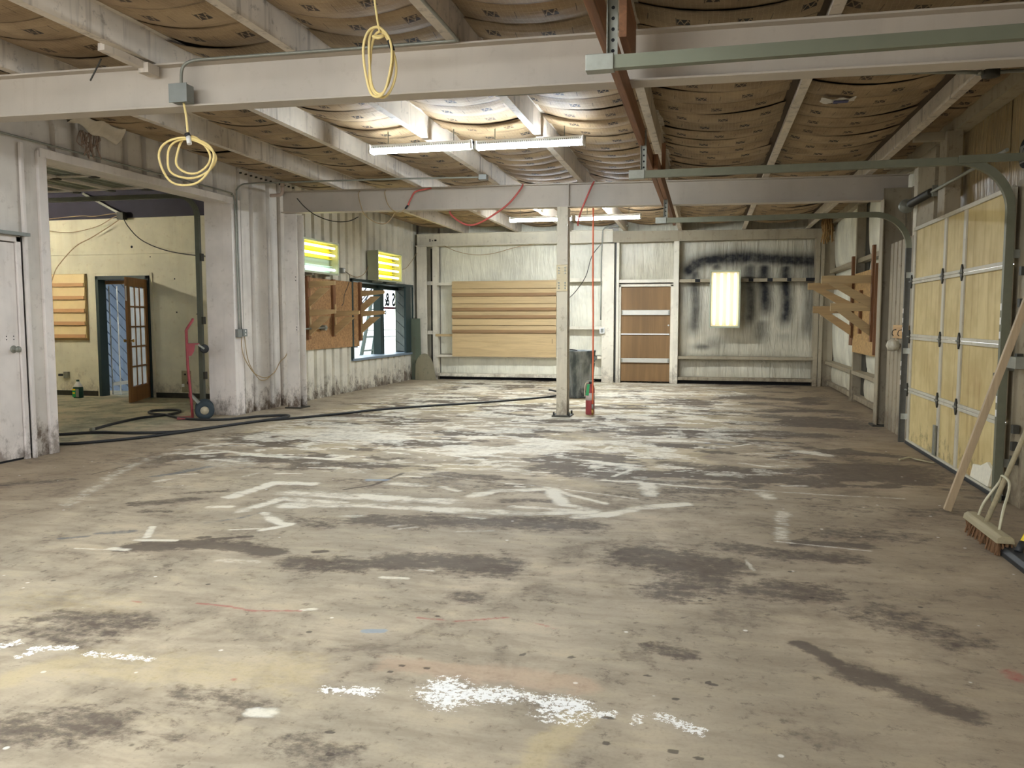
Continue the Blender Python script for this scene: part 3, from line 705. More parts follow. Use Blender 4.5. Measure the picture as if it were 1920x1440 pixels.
# ledge above the white door, its flashing posts
mb = MB(); mb.box(-6.24, -6.13, 5.15, 6.28, 2.085, 2.115); mb.build('drip_ledge', M_GREY, wl)
mb = MB()
for k in range(12): mb.cyl((-6.20, 9.9 + k * 0.13, 3.30 + 0.002 * k), (-6.17, 9.9 + k * 0.13, 3.30 + 0.002 * k), 0.012, n=6)
mb.build('screw_row', M_DARKST, wl)

# ---------------------------------------------------------------- white door in the left wall
d1 = struct('door_1', (XL, 5.7, 0))
MB().box(-6.27, -6.225, 5.28, 6.185, 0.02, 2.02).build('leaf', M_WHITE2, d1, 0.004)
mb = MB(); mb.box(-6.26, -6.205, 6.19, 6.24, 0, 2.08); mb.box(-6.26, -6.205, 5.23, 5.275, 0, 2.08); mb.box(-6.26, -6.205, 5.23, 6.24, 2.03, 2.085)
mb.build('door_frame', M_WHITE2, d1, 0.003)
kn = MB().lathe([(0.0, 0), (0.034, 0), (0.036, 0.006), (0.030, 0.012), (0.011, 0.016), (0.011, 0.035), (0.022, 0.042), (0.029, 0.052), (0.027, 0.066), (0.012, 0.074), (0, 0.074)], (-6.225, 6.12, 1.04), 18, 'x').build('door_knob', M_STEEL, d1)
mb = MB()
for a, b in ((6.13, 1.16), (6.13, 1.13), (6.05, 1.16), (6.05, 1.13)): mb.cyl((-6.226, a, b), (-6.2235, a, b), 0.006, n=8)
mb.build('screw_holes', M_DARK, d1)
mb = MB().box(-6.27, -6.235, 5.28, 6.185, 0.0, 0.02); mb.build('gap_strip', M_DARK, d1)

# ================================================================ WINDOW WALL WINDOW
w1 = struct('window_1', (XL, 14.9, 0.6))
mb = MB(); mb.box(-6.60, -6.19, 13.40, 13.46, 0.57, 2.05); mb.box(-6.60, -6.19, 16.49, 16.52, 0.57, 2.05)
mb.box(-6.60, -6.19, 13.40, 16.52, 2.0, 2.05); mb.build('window_frame', M_TEAL, w1, 0.004)
MB().box(-6.62, -6.18, 13.40, 16.52, 0.555, 0.60).build('window_sill', plain('blue_grey_sill', (120, 136, 150), 0.4), w1, 0.004)
MB().box(-6.60, -6.44, 15.28, 15.46, 0.60, 2.0).build('mullion', M_TEAL, w1, 0.004)
MB().box(-6.60, -6.50, 13.46, 16.43, 1.93, 2.0).build('head_rail', M_TEAL, w1, 0.004)
MB().box(-6.575, -6.57, 13.46, 15.28, 0.60, 1.93).build('glass_pane', M_GLASS, w1)
MB().box(-6.575, -6.57, 15.46, 16.43, 0.60, 1.93).build('glass_pane', M_GLASS, w1)
# diagonal plank reveal on the far side of the window box
for k in range(8):
    z0 = 0.35 + k * 0.22
    poly = [(-6.56, z0 + 0.28), (-6.24, z0), (-6.24, z0 + 0.205), (-6.56, z0 + 0.485)]
    poly = [(x, min(1.99, max(0.6, z))) for x, z in poly]
    if max(z for _, z in poly) - min(z for _, z in poly) < 0.06: continue
    MB().prism(poly, 'y', 16.44, 16.48).build('reveal_plank', M_SIDING2, w1)
MB().box(-6.235, -6.19, 16.06, 16.36, 0.60, 2.0).build('front_jamb', M_TEAL, w1, 0.003)
def text_mesh(body, size, mat, name, parent, loc, rot, mirror=False, depth=0.002):
    cu = bpy.data.curves.new(name, 'FONT'); cu.body = body; cu.size = size; cu.extrude = depth; cu.offset = 0.012; cu.resolution_u = 3
    tmp = bpy.data.objects.new('tmp_text', cu); COL.objects.link(tmp)
    dg = bpy.context.evaluated_depsgraph_get(); dg.update()
    me = bpy.data.meshes.new_from_object(tmp.evaluated_get(dg)); me.name = name
    bpy.data.objects.remove(tmp)
    mat4 = Matrix.Translation(Vector(loc)) @ Matrix.LocRotScale(None, rot, Vector((-1 if mirror else 1, 1, 1)))
    me.transform(mat4); me.materials.clear(); me.materials.append(mat)
    co = [v.co.copy() for v in me.vertices]
    o = Vector((sum(c.x for c in co) / len(co), sum(c.y for c in co) / len(co), min(c.z for c in co)))
    me.transform(Matrix.Translation(-o))
    ob = bpy.data.objects.new(name, me); COL.objects.link(ob); WLOC[ob.name] = o
    ob.parent = parent; ob.location = o - WLOC[parent.name]
    return ob
from mathutils import Euler
M_LETTER = plain('grey_window_lettering', (56, 56, 60), 0.6, 0, 0.05)
RT = Euler((math.pi / 2, 0, math.pi / 2)).to_quaternion()
text_mesh('&', 0.38, M_LETTER, 'window_lettering', w1, (-6.578, 16.10, 1.605), RT, True)
text_mesh('S', 0.38, M_LETTER, 'window_lettering', w1, (-6.578, 16.42, 1.605), RT, True)
text_mesh('c', 0.16, M_LETTER, 'window_lettering', w1, (-6.578, 15.90, 1.42), RT, True)
MB().box(-6.58, -6.576, 15.48, 16.43, 1.53, 1.575).build('red_stripe', plain('red_window_stripe', (140, 50, 58), 0.5), w1)

# ================================================================ BACK WALL
YB = 16.75
wb = struct('wall_back', (-2, YB, 0))
def sheet_back(x0, x1, z0, z1, mat, bulge=0.05, soot_shade=None, nu=24, nv=24, y=16.90):
    mb = MB()
    def fn(u, v):
        b = bulge * (4 * u * (1 - u)) ** 0.5 * (4 * v * (1 - v)) ** 0.5
        w = 0.006 * math.sin(u * (x1 - x0) * 17 + 3 * v) * (4 * v * (1 - v))
        return (x0 + (x1 - x0) * u, y - b - w, z0 + (z1 - z0) * v)
    mb.grid(fn, nu, nv)
    me_o = mb.build('insulation_sheet', mat, wb)
    if soot_shade:
        me = me_o.data; o = WLOC[me_o.name]
        at = me.attributes.new('soot_shade', 'FLOAT', 'POINT')
        at.data.foreach_set('value', [soot_shade(v.co.x + o.x, v.co.z + o.z) for v in me.vertices])
    return me_o
def cx(c): return -1.0164 + c * 0.002154
def cz(c): return 3.009 - c * 0.002152
SOOT_SHADE_V = [(370, 300, 980, 26, .75), (870, 260, 900, 32, .8), (1000, 260, 800, 34, .9), (1190, 270, 900, 30, .9), (1395, 260, 1000, 32, .55), (985, 780, 1060, 34, .55), (830, 400, 900, 34, .5), (1190, 900, 1040, 36, .35)]  # soot stripes; the strip right of the light box paints its cast shadow
SOOT_ARC = [(310, 320), (360, 275), (440, 240), (600, 222), (860, 208), (1050, 232), (1250, 245), (1440, 255)]
def soot_shade_fn(x, z):
    a = (x + 1.0164) / 0.002154; b = (3.009 - z) / 0.002152
    s = 0.0
    for (vx, y0, y1, w, k) in SOOT_SHADE_V:
        e = min(1, max(0, (b - y0) / 40)) * min(1, max(0, (y1 - b) / 120))
        s = max(s, k * e * math.exp(-((a - vx - 10 * math.sin(b * 0.012)) / (w * 2.1)) ** 2))
    for (p, q) in zip(SOOT_ARC[:-1], SOOT_ARC[1:]):
        dx, dy = q[0] - p[0], q[1] - p[1]
        t = max(0, min(1, ((a - p[0]) * dx + (b - p[1]) * dy) / (dx * dx + dy * dy)))
        d = math.hypot(a - p[0] - t * dx, b - p[1] - t * dy)
        s = max(s, 1.0 * math.exp(-(d / 72) ** 2))
    s = max(s, .8 * math.exp(-((a - 560) / 60) ** 2 - ((b - 290) / 45) ** 2), .8 * math.exp(-((a - 870) / 55) ** 2 - ((b - 330) / 90) ** 2))
    s = max(s, .75 * math.exp(-((a - 450) / 100) ** 2 - ((b - 1050) / 30) ** 2), .5 * math.exp(-((a - 560) / 90) ** 2 - ((b - 1020) / 60) ** 2))
    return min(1, s * 1.05 + 0.06)
sheet_back(-6.2, -5.75, 0.0, 3.36, M_VINYLR, 0.02, nu=4, nv=10)
sheet_back(-5.70, -2.0, 2.08, 3.36, M_VINYL, 0.06); sheet_back(-5.70, -2.0, 0.55, 2.08, M_VINYL, 0.05); sheet_back(-5.70, -2.0, 0.03, 0.53, M_VINYL, 0.07)
sheet_back(-1.79, -0.6, 2.10, 3.36, M_VINYLR, 0.06)
sheet_back(-0.60, 2.12, 2.12, 3.36, M_VINYLR, 0.05, soot_shade_fn, 90, 44)
sheet_back(-0.60, 2.12, 0.56, 2.06, M_VINYLR, 0.06, soot_shade_fn, 90, 60)
sheet_back(-0.60, 2.12, 0.03, 0.50, M_VINYLR, 0.07, soot_shade_fn, 60, 14)
sheet_back(2.1, 2.6, 0.0, 3.36, M_VINYLR, 0.02, nu=4, nv=10)
MB().box(-6.6, 2.8, 17.0, 17.05, -0.05, 3.9).build('outer_skin', M_WHITE, wb)
mb = MB(); mb.box(-6.15, -5.92, 16.62, 16.64, 0, 2.89); mb.box(-6.05, -6.03, 16.64, 16.86, 0, 2.89); mb.build('corner_column', M_POST, wb, 0.003)
MB().box(-5.81, -5.70, 16.68, 16.85, 0, 2.89).build('stud', M_POST, wb, 0.003)
for z in (2.06, 0.98): MB().box(-5.95, -5.79, 16.72, 16.80, z, z + 0.08).build('short_girt', M_POST, wb, 0.003)
MB().box(-5.91, -5.815, 16.86, 16.87, 0.0, 2.86).build('dark_gap', M_DARKST, wb)
# headers
mb = MB(); mb.box(-6.15, -1.88, 16.66, 16.72, 2.90, 3.15); mb.box(-6.15, -1.88, 16.56, 16.72, 2.885, 2.905); mb.box(-6.15, -1.88, 16.60, 16.72, 3.14, 3.155)
mb.build('header_channel', M_POST, wb, 0.003)
mb = MB(); mb.slab(-1.88, 2.20, 16.60, 16.72, lambda x: 2.88, lambda x: 3.11 - 0.012 * (x + 1.88)); mb.build('header_channel', M_POSTR, wb, 0.003)
# posts
mb = MB(); mb.box(-2.085, -1.84, 16.56, 16.60, 0, 2.86); mb.box(-2.0, -1.94, 16.60, 16.85, 0, 2.86); mb.build('post', M_POST, wb, 0.004)
mb = MB(); mb.box(-1.835, -1.80, 16.64, 16.86, 0, 2.88); mb.build('dark_gap', M_DARKST, wb)
MB().box(-1.80, -1.745, 16.62, 16.85, 0, 2.88).build('post', M_POST, wb, 0.003)
MB().box(-0.645, -0.54, 16.60, 16.85, 0, 2.88).build('post', M_POST, wb, 0.003)
MB().box(2.056, 2.14, 16.60, 16.85, 0, 2.88).build('post', M_POSTR, wb, 0.003)
MB().box(2.15, 2.215, 16.58, 16.62, 0, 2.9).build('post', M_POSTR, wb, 0.003)
MB().box(2.215, 2.42, 16.66, 16.70, 0, 3.0).build('corner_plate', M_POSTR, wb, 0.003)
# girts
for x0, x1, z0, z1, m in ((-5.70, -5.2, 2.045, 2.105, M_POST), (-3.2, -2.09, 2.09, 2.165, M_POST), (-3.2, -2.09, 1.10, 1.165, M_POST), (-5.70, -2.09, 0.49, 0.54, M_POST), (-5.70, -2.09, 0.07, 0.135, M_POST), (-1.745, -0.645, 2.06, 2.125, M_POST), (-0.54, 2.056, 2.055, 2.12, M_POSTR), (-0.54, 2.056, 0.505, 0.565, M_POSTR), (-0.54, 2.056, 0.075, 0.14, M_POSTR)):
    MB().box(x0, x1, 16.64, 16.84, z0, z1).build('girt', m, wb, 0.003)
for x, w in ((-0.17, 0.10), (0.86, 0.09), (1.22, 0.10), (1.58, 0.08), (2.0, 0.22)):
    MB().box(x - w / 2, x + w / 2 if x < 1.9 else 2.05, 16.632, 16.6395, 2.056, 2.119).build('soot_patch', M_DARK, wb)
mb = MB(); mb.box(-5.70, -2.09, 16.80, 16.82, 0.0, 0.075); mb.build('dark_base_gap', M_DARK, wb)
mb = MB(); mb.box(-0.54, 2.056, 16.80, 16.82, 0.0, 0.08); mb.build('dark_base_gap', M_DARK, wb)
# small dark lettering on the left header
MB().box(-5.86, -5.84, 16.655, 16.659, 2.99, 3.05).build('header_mark', M_DARK, wb)
MB().box(-5.80, -5.78, 16.655, 16.659, 3.0, 3.02).build('header_mark', M_DARK, wb)
MB().box(-5.75, -5.70, 16.655, 16.659, 3.0, 3.035).build('header_mark', M_DARK, wb)

# plywood covered door in the back wall
d2 = struct('door_2', (-1.2, 16.7, 0))
for k, (a, b) in enumerate(((0.03, 0.50), (0.50, 0.99), (0.99, 1.50), (1.50, 1.975))):
    MB().box(-1.705, -0.70, 16.715, 16.745, a + 0.002, b - 0.002).build('plywood_panel', M_DOORPLY, d2, 0.002)
mb = MB(); mb.box(-1.745, -1.705, 16.66, 16.76, 0, 2.02); mb.box(-0.70, -0.645, 16.66, 16.76, 0, 2.02); mb.box(-1.745, -0.645, 16.66, 16.76, 1.98, 2.03)
mb.build('door_frame', M_POST, d2, 0.003)
for z0, z1 in ((1.40, 1.50), (0.42, 0.51)):
    st = MB().box(-1.69, -0.715, 16.67, 16.712, z0, z1).build('strap', plain('brushed_aluminium', (188, 184, 172), 0.4, 0.5, 0.12), d2, 0.003)
    MB().box(-1.69, -1.66, 16.664, 16.669, z0 + 0.01, z1 - 0.01).build('end_plate', M_STEEL, st)
    MB().box(-0.745, -0.715, 16.664, 16.669, z0 + 0.01, z1 - 0.01).build('end_plate', M_STEEL, st)
MB().box(-1.70, -0.715, 16.69, 16.714, 0.995, 1.02).build('thin_bar', M_WHITEP, d2)
MB().lathe([(0, -0.02), (0.016, -0.02), (0.018, 0), (0.018, 0.02)], (-0.735, 16.705, 1.19), 12, 'y').build('door_knob', M_WHITEP, d2)

# ================================================================ RIGHT WALL
wr = struct('wall_right', (2.4, 9, 0))
def sheet_right(y0, y1, z0, z1, mat, bulge=0.06, x=2.45, nu=14, nv=20):
    mb = MB()
    def fn(u, v):
        b = bulge * (4 * u * (1 - u)) ** 0.5 * (4 * v * (1 - v)) ** 0.5
        w = 0.006 * math.sin(u * (y1 - y0) * 15 + 2 * v) * (4 * v * (1 - v))
        return (x - b - w, y0 + (y1 - y0) * u, z0 + (z1 - z0) * v)
    return mb.grid(fn, nu, nv).build('insulation_sheet', mat, wr)
for y0, y1 in ((14.9, 16.7), (13.78, 14.9), (12.0, 13.35), (10.75, 12.0)):
    sheet_right(y0, y1, 0.5, 2.2, M_VINYL, 0.11); sheet_right(y0, y1, 0.05, 0.48, M_VINYLR, 0.10); sheet_right(y0, y1, 2.25, 3.3, M_VINYL, 0.11)
MB().box(2.43, 2.45, 13.33, 13.72, 0.0, 3.2).build('dark_gap', M_DARKST, wr)
MB().box(2.30, 2.44, 13.70, 13.79, 0, 3.1).build('post', M_POSTR, wr, 0.003)
MB().box(2.27, 2.31, 13.74, 13.76, -0.0, 0.5).build('post_flange', M_POSTR, wr)
for z0, z1, dd in ((0.44, 0.50, 0.16), (0.035, 0.115, 0.12), (2.2, 2.27, 0.12)):
    MB().box(2.45 - dd, 2.45, 10.75, 16.66, z0, z1).build('girt', M_POSTR, wr, 0.003)
MB().box(2.50, 2.55, -5, 17.0, -0.05, 3.9).build('outer_skin', M_WHITE, wr) if False else None
mb = MB(); mb.box(2.50, 2.55, 9.2, 17.0, -0.05, 3.6); mb.box(2.50, 2.55, 6.4, 9.2, 2.3, 3.6); mb.box(2.50, 2.55, -2.5, 6.4, -0.05, 3.6)
mb.build('outer_skin', M_WHITE, wr)
# ribbed liner between the column and the overhead door, and nearer than the door
MB().sheet(ribs(9.40, 10.52, 2.15, 0.03, 0.2, 0.06, 0.12), 'z', 0, 2.215).build('metal_panel', M_POSTR, wr)
MB().sheet(ribs(3.6, 6.18, 2.19, 0.03, 0.305, 0.06, 0.2), 'z', 0, 2.6).build('metal_panel', M_WHITE, wr)
MB().sheet(ribs(-2.4, 3.6, 2.19, 0.03, 0.305, 0.06, 0.2), 'z', 0, 2.6).build('metal_panel', M_WHITE, wr)
for y0, y1 in ((8.85, 10.6), (7.6, 8.85), (6.2, 7.6), (4.2, 6.2)):
    sheet_right(y0, y1, 2.2, 3.34, M_VINYLD, 0.05)
MB().box(2.30, 2.36, 9.30, 10.05, 2.22, 3.12).build('wide_post', M_POSTR, wr, 0.003)
MB().box(2.29, 2.36, 9.98, 10.12, 2.22, 3.12).build('post_flange', M_POST, wr, 0.003)
mb = MB(); mb.box(2.22, 2.24, 8.60, 8.84, 2.27, 3.12); mb.box(2.24, 2.36, 8.60, 8.66, 2.27, 3.12); mb.build('jamb_post', M_POSTR, wr, 0.003)
MB().box(2.20, 2.36, 6.2, 9.3, 2.24, 2.30).build('door_header', M_POSTR, wr, 0.003)
MB().box(1.95, 2.36, 9.98, 10.06, 3.02, 3.10).build('brace_angle', M_POSTR, wr, 0.003)
MB().box(1.95, 2.36, 8.68, 8.76, 3.05, 3.13).build('brace_angle', M_POSTR, wr, 0.003)
mb = MB(); mb.box(2.28, 2.30, 3.5, 16.7, 3.13, 3.32); mb.box(2.28, 2.42, 3.5, 16.7, 3.115, 3.13); mb.build('eave_strut', M_POSTR, wr)
# filler around the overhead door
MB().box(2.16, 2.48, 9.26, 9.42, 0, 2.3).build('door_jamb', M_POSTR, wr)
MB().box(2.152, 2.48, 6.16, 6.50, 0, 2.3).build('door_jamb', M_POSTR, wr)
for z in (1.62, 1.40, 1.02, 0.52, 0.40, 0.30):
    MB().box(2.10, 2.139, 6.20, 6.245, z, z + 0.06).build('jamb_bracket', M_DARKST, wr)
MB().box(2.06, 2.135, 6.10, 6.28, 0.98, 1.06).build('jamb_bracket', M_STEEL, wr)

# ================================================================ REAR WALL, unseen behind the camera; open bay shaped to light the foreground
wz = struct('wall_rear', (-2, -2.4, 0))
mb = MB(); mb.box(-6.6, -5.9, -2.5, -2.4, 0, 3.6); mb.box(-0.6, 2.6, -2.5, -2.4, 0, 3.6); mb.box(-5.9, -0.6, -2.5, -2.4, 3.1, 3.6)
mb.build('metal_panel', M_WHITE, wz)

# ================================================================ ANNEX ROOM seen through the wide opening
wa = struct('wall_annex_back', (-9, 11.65, 0))
YA = 11.65
for x0, x1, z0, z1 in ((-12.1, -10.06, 0.08, 2.40), (-12.1, -10.06, 2.404, 3.0), (-10.06, -9.02, 2.035, 2.40), (-10.06, -9.02, 2.404, 3.0), (-9.02, -7.8, 0.08, 2.40), (-9.02, -7.8, 2.404, 3.0), (-7.796, -6.62, 0.08, 2.40), (-7.796, -6.62, 2.404, 3.0)):
    MB().box(x0, x1, YA, YA + 0.10, z0, z1).build('wallboard', M_PLASTER, wa)
MB().box(-12.1, -6.62, YA - 0.03, YA + 0.1, 3.0, 3.8).build('dark_fascia', M_NAVY, wa)
bb = struct('baseboard_annex', (-9, YA, 0))
for x0, x1 in ((-12.1, -10.06), (-9.02, -6.62)):
    MB().box(x0, x1, YA - 0.012, YA + 0.08, 0, 0.085).build('baseboard_strip', M_DARKST, bb)
wal = struct('wall_annex_left', (-12.1, 8, 0)); MB().box(-12.2, -12.1, 4.5, 11.75, 0, 3.8).build('wallboard', M_PLASTER, wal)
waf = struct('wall_annex_front', (-9, 4.5, 0)); MB().box(-12.2, -6.6, 4.4, 4.5, 0, 3.8).build('wallboard', M_PLASTER, waf)
ca = struct('ceiling_annex', (-9, 8, 3.8)); MB().box(-12.2, -6.6, 4.4, 11.75, 3.8, 3.85).build('ceiling_board', M_NAVY, ca)
# stains and small holes on the annex wall
for x, z, r in ((-9.35, 2.52, 0.022), (-8.55, 1.98, 0.012), (-8.53, 1.43, 0.012), (-8.15, 1.40, 0.010), (-9.0, 2.35, 0.010)):
    MB().cyl((x, YA - 0.002, z), (x, YA + 0.004, z), r, n=10).build('wall_hole', M_DARK, wa)

# ================================================================ ROOF FRAME
def ibeam(name, label, x0, x1, yc, stiff=()):
    t = thing(name, label, 'beam', ((x0 + x1) / 2, yc, 2.8))
    zb = lambda x: 2.805 + zr(x); zt = lambda x: 3.115 + zr(x)
    MB().slab(x0, x1, yc - 0.006, yc + 0.006, lambda x: zb(x) + 0.012, lambda x: zt(x) - 0.012).build('web', M_BEAM, t)
    MB().slab(x0, x1, yc - 0.08, yc + 0.08, zb, lambda x: zb(x) + 0.013).build('bottom_flange', M_BEAM, t, 0.002)
    MB().slab(x0, x1, yc - 0.08, yc + 0.08, lambda x: zt(x) - 0.013, zt).build('top_flange', M_BEAM, t, 0.002)
    for s in stiff:
        MB().box(s - 0.005, s + 0.005, yc - 0.075, yc + 0.075, zb(s) + 0.014, zt(s) - 0.014).build('stiffener', M_BEAM, t)
    return t
ibeam('roof_beam', 'beige steel roof beam nearest the camera, crossing the whole picture', -6.19, 2.42, 5.20)
ibeam('roof_beam', 'beige steel roof beam resting on the centre column', -6.02, 2.36, 10.73, (-1.80,))

ordl = ['first', 'second', 'third', 'fourth', 'fifth', 'sixth', 'seventh']
for k, x in enumerate(PX[1:8]):
    zb = 3.119 + zr(x); zt = 3.33 + zr(x)
    mb = MB()
    mb.box(x - 0.004, x + 0.004, -2.3, 16.9, zb, zt)
    mb.box(x - 0.066, x - 0.004, -2.3, 16.9, zb, zb + 0.007)
    mb.box(x - 0.066, x - 0.060, -2.3, 16.9, zb + 0.007, zb + 0.022)
    mb.box(x + 0.004, x + 0.05, -2.3, 16.9, zt - 0.007, zt)
    one(mb, 'purlin', M_PURLIN, f'white steel roof purlin, {ordl[k]} from the left wall' if k < 4 else ('white steel roof purlin just right of the brown lumber' if k == 4 else ('white steel roof purlin, second in from the right wall' if k == 5 else 'white steel roof purlin nearest the right wall')), 'purlin', group='roof purlins')
one(MB().box(-3.92, -3.84, 5.02, 5.12 + 0.02, 3.05, 3.118).bar((-3.95, 4.70, 3.13), (-3.90, 5.08, 3.10), 0.06, 0.05), 'purlin_lap_clip', M_PURLIN, 'short white steel lap piece at the top left of the near beam', 'bracket')

# ---------------------------------------------------------------- columns
t = thing('column', 'beige steel centre column with bolted splice plates', 'column', (-1.87, 10.72, 0))
M_COLUMN = painted('stained_beige_column', (204, 194, 170), (130, 108, 74), 0.6, 0.6, 0.5)
mb = MB(); mb.box(-1.945, -1.80, 10.62, 10.634, 0.02, 2.80); mb.box(-1.945, -1.80, 10.80, 10.814, 0.02, 2.80); mb.box(-1.879, -1.866, 10.634, 10.80, 0.02, 2.80)
mb.build('shaft', M_COLUMN, t, 0.002)
MB().box(-2.0, -1.745, 10.57, 10.87, 0, 0.02).build('base_plate', M_DARKST, t, 0.003)
for x in (-1.975, -1.77):
    for y in (10.60, 10.84): MB().cyl((x, y, 0.02), (x, y, 0.065), 0.014, n=6).build('anchor_bolt', M_DARKST, t)
pl = MB().box(-1.948, -1.797, 10.608, 10.6195, 1.69, 2.04).build('splice_plate', painted('rusty_splice_plate', (206, 190, 152), (150, 104, 56), 0.8, 0, 0.5), t, 0.002)
for x in (-1.915, -1.83):
    for z in (1.73, 1.765, 1.80, 1.93, 1.965, 2.0):
        MB().cyl((x, 10.607, z), (x, 10.594, z), 0.0115, n=6).build('bolt', M_STEEL, pl)

t = thing('column', 'white steel column against the left wall under the beam end', 'column', (-5.9, 10.8, 0))
mb = MB(); mb.box(-6.0, -5.80, 10.70, 10.716, 0, 2.84); mb.box(-6.0, -5.80, 10.90, 10.916, 0, 2.84); mb.box(-5.907, -5.893, 10.716, 10.90, 0, 2.84)
mb.build('shaft', M_WHITE, t, 0.002)
MB().box(-6.03, -5.77, 10.66, 10.95, 0, 0.018).build('base_plate', M_DARKST, t)
mb = MB()
for z in (1.20, 1.16, 1.93, 1.88): mb.cyl((-5.83, 10.699, z), (-5.83, 10.697, z), 0.008, n=6)
mb.build('bolt_holes', M_DARK, t)

t = thing('column', 'dirty grey steel column between shelf board and overhead door', 'column', (2.2, 10.65, 0))
mb = MB(); mb.box(2.06, 2.074, 10.56, 10.74, 0, 2.76); mb.box(2.074, 2.38, 10.645, 10.656, 0, 2.9); mb.box(2.38, 2.394, 10.56, 10.74, 0, 2.9)
mb.build('shaft', M_POSTR, t, 0.002)
MB().box(2.02, 2.42, 10.52, 10.78, 0, 0.02).build('base_plate', M_DARKST, t)

# ---------------------------------------------------------------- brown lumber hung under the beams
one(MB().box(-0.53, -0.485, 2.6, 9.9, 2.66, 2.80), 'lumber_beam', M_LUMBER, 'long brown wooden board hung under the roof beams', 'lumber', 0.004)
one(MB().box(-0.482, -0.44, 7.4, 11.9, 2.66, 2.79), 'lumber_beam', M_LUMBER, 'brown wooden board lapped onto the far end of the hung lumber', 'lumber', 0.004)
one(MB().box(-0.482, -0.44, 4.45, 5.02, 2.83, 3.10), 'lumber_block', M_LUMBER, 'short brown wooden block beside the near hanger strap', 'lumber', 0.003)
one(MB().box(-0.435, -0.40, 7.85, 7.93, 2.68, 2.98), 'lumber_block', M_ARMD, 'short dark wooden block above the middle track end', 'lumber', 0.003)

# ================================================================ STRIP LIGHTS
def strip_light(label, xc, y, z, L=1.10, dy=0.0):
    t = thing('strip_light', label, 'light', (xc, y, z), 'ceiling strip lights')
    x0, x1 = xc - L / 2, xc + L / 2
    MB().box(x0, x1, y - 0.035, y + 0.055, z + 0.035, z + 0.075).build('housing', M_WHITEP, t, 0.004)
    for s in (-0.022, 0.042):
        MB().cyl((x0 + 0.03, y + s, z + 0.012), (x1 - 0.03, y + s, z + 0.012), 0.018, n=12).build('tube', M_TUBE_FILL if y < 5 else (M_TUBE_B if y > 12 else M_TUBE), t)
    for x in (x0, x1 - 0.02):
        MB().box(x, x + 0.02, y - 0.05, y + 0.07, z - 0.012, z + 0.075).build('end_cap', M_WHITEP, t, 0.003)
    mb = MB()
    n = int(L / 0.02)
    for i in range(n):
        a = x0 + 0.03 + (L - 0.06) * i / n
        mb.add([(a, y - 0.036, z + 0.034), (a + 0.009, y - 0.036, z + 0.034), (a + 0.012, y - 0.036, z + 0.056), (a + 0.003, y - 0.036, z + 0.056)], [(0, 1, 2, 3)])
    mb.build('ribbed_trim', M_STEEL, t)
    for x in (x0 + 0.2, x1 - 0.2):
        MB().cyl((x, y, z + 0.075), (x, y, 3.2 + zr(x)), 0.005, n=6).build('hanger', M_STEEL, t)
    return t
strip_light('left half of the near pair of lit ceiling strip lights', -2.83, 7.80, 3.015)
strip_light('right half of the near pair of lit ceiling strip lights', -1.72, 7.86, 3.015)
strip_light('left half of the far pair of lit strip lights beyond the beam', -2.76, 13.52, 2.985)
strip_light('right half of the far pair of lit strip lights beyond the beam', -1.62, 13.55, 2.985)
strip_light('left one of two unseen fill strip lights added over the camera', -2.83, 2.1, 3.015)  # from here down, strip lights added out of view to brighten the foreground
strip_light('right one of two unseen fill strip lights added over the camera', -1.72, 2.1, 3.015)
strip_light('unseen fill strip light added in the front bay nearest the left wall', -5.0, 2.1, 3.03)
strip_light('unseen fill strip light added in the front bay just left of the overhead pair', -4.45, 0.2, 3.03)
strip_light('left one of the rearmost pair of unseen fill strip lights added behind the camera', -2.83, -0.6, 3.015)
strip_light('right one of the rearmost pair of unseen fill strip lights added behind the camera', -1.72, -0.6, 3.015)

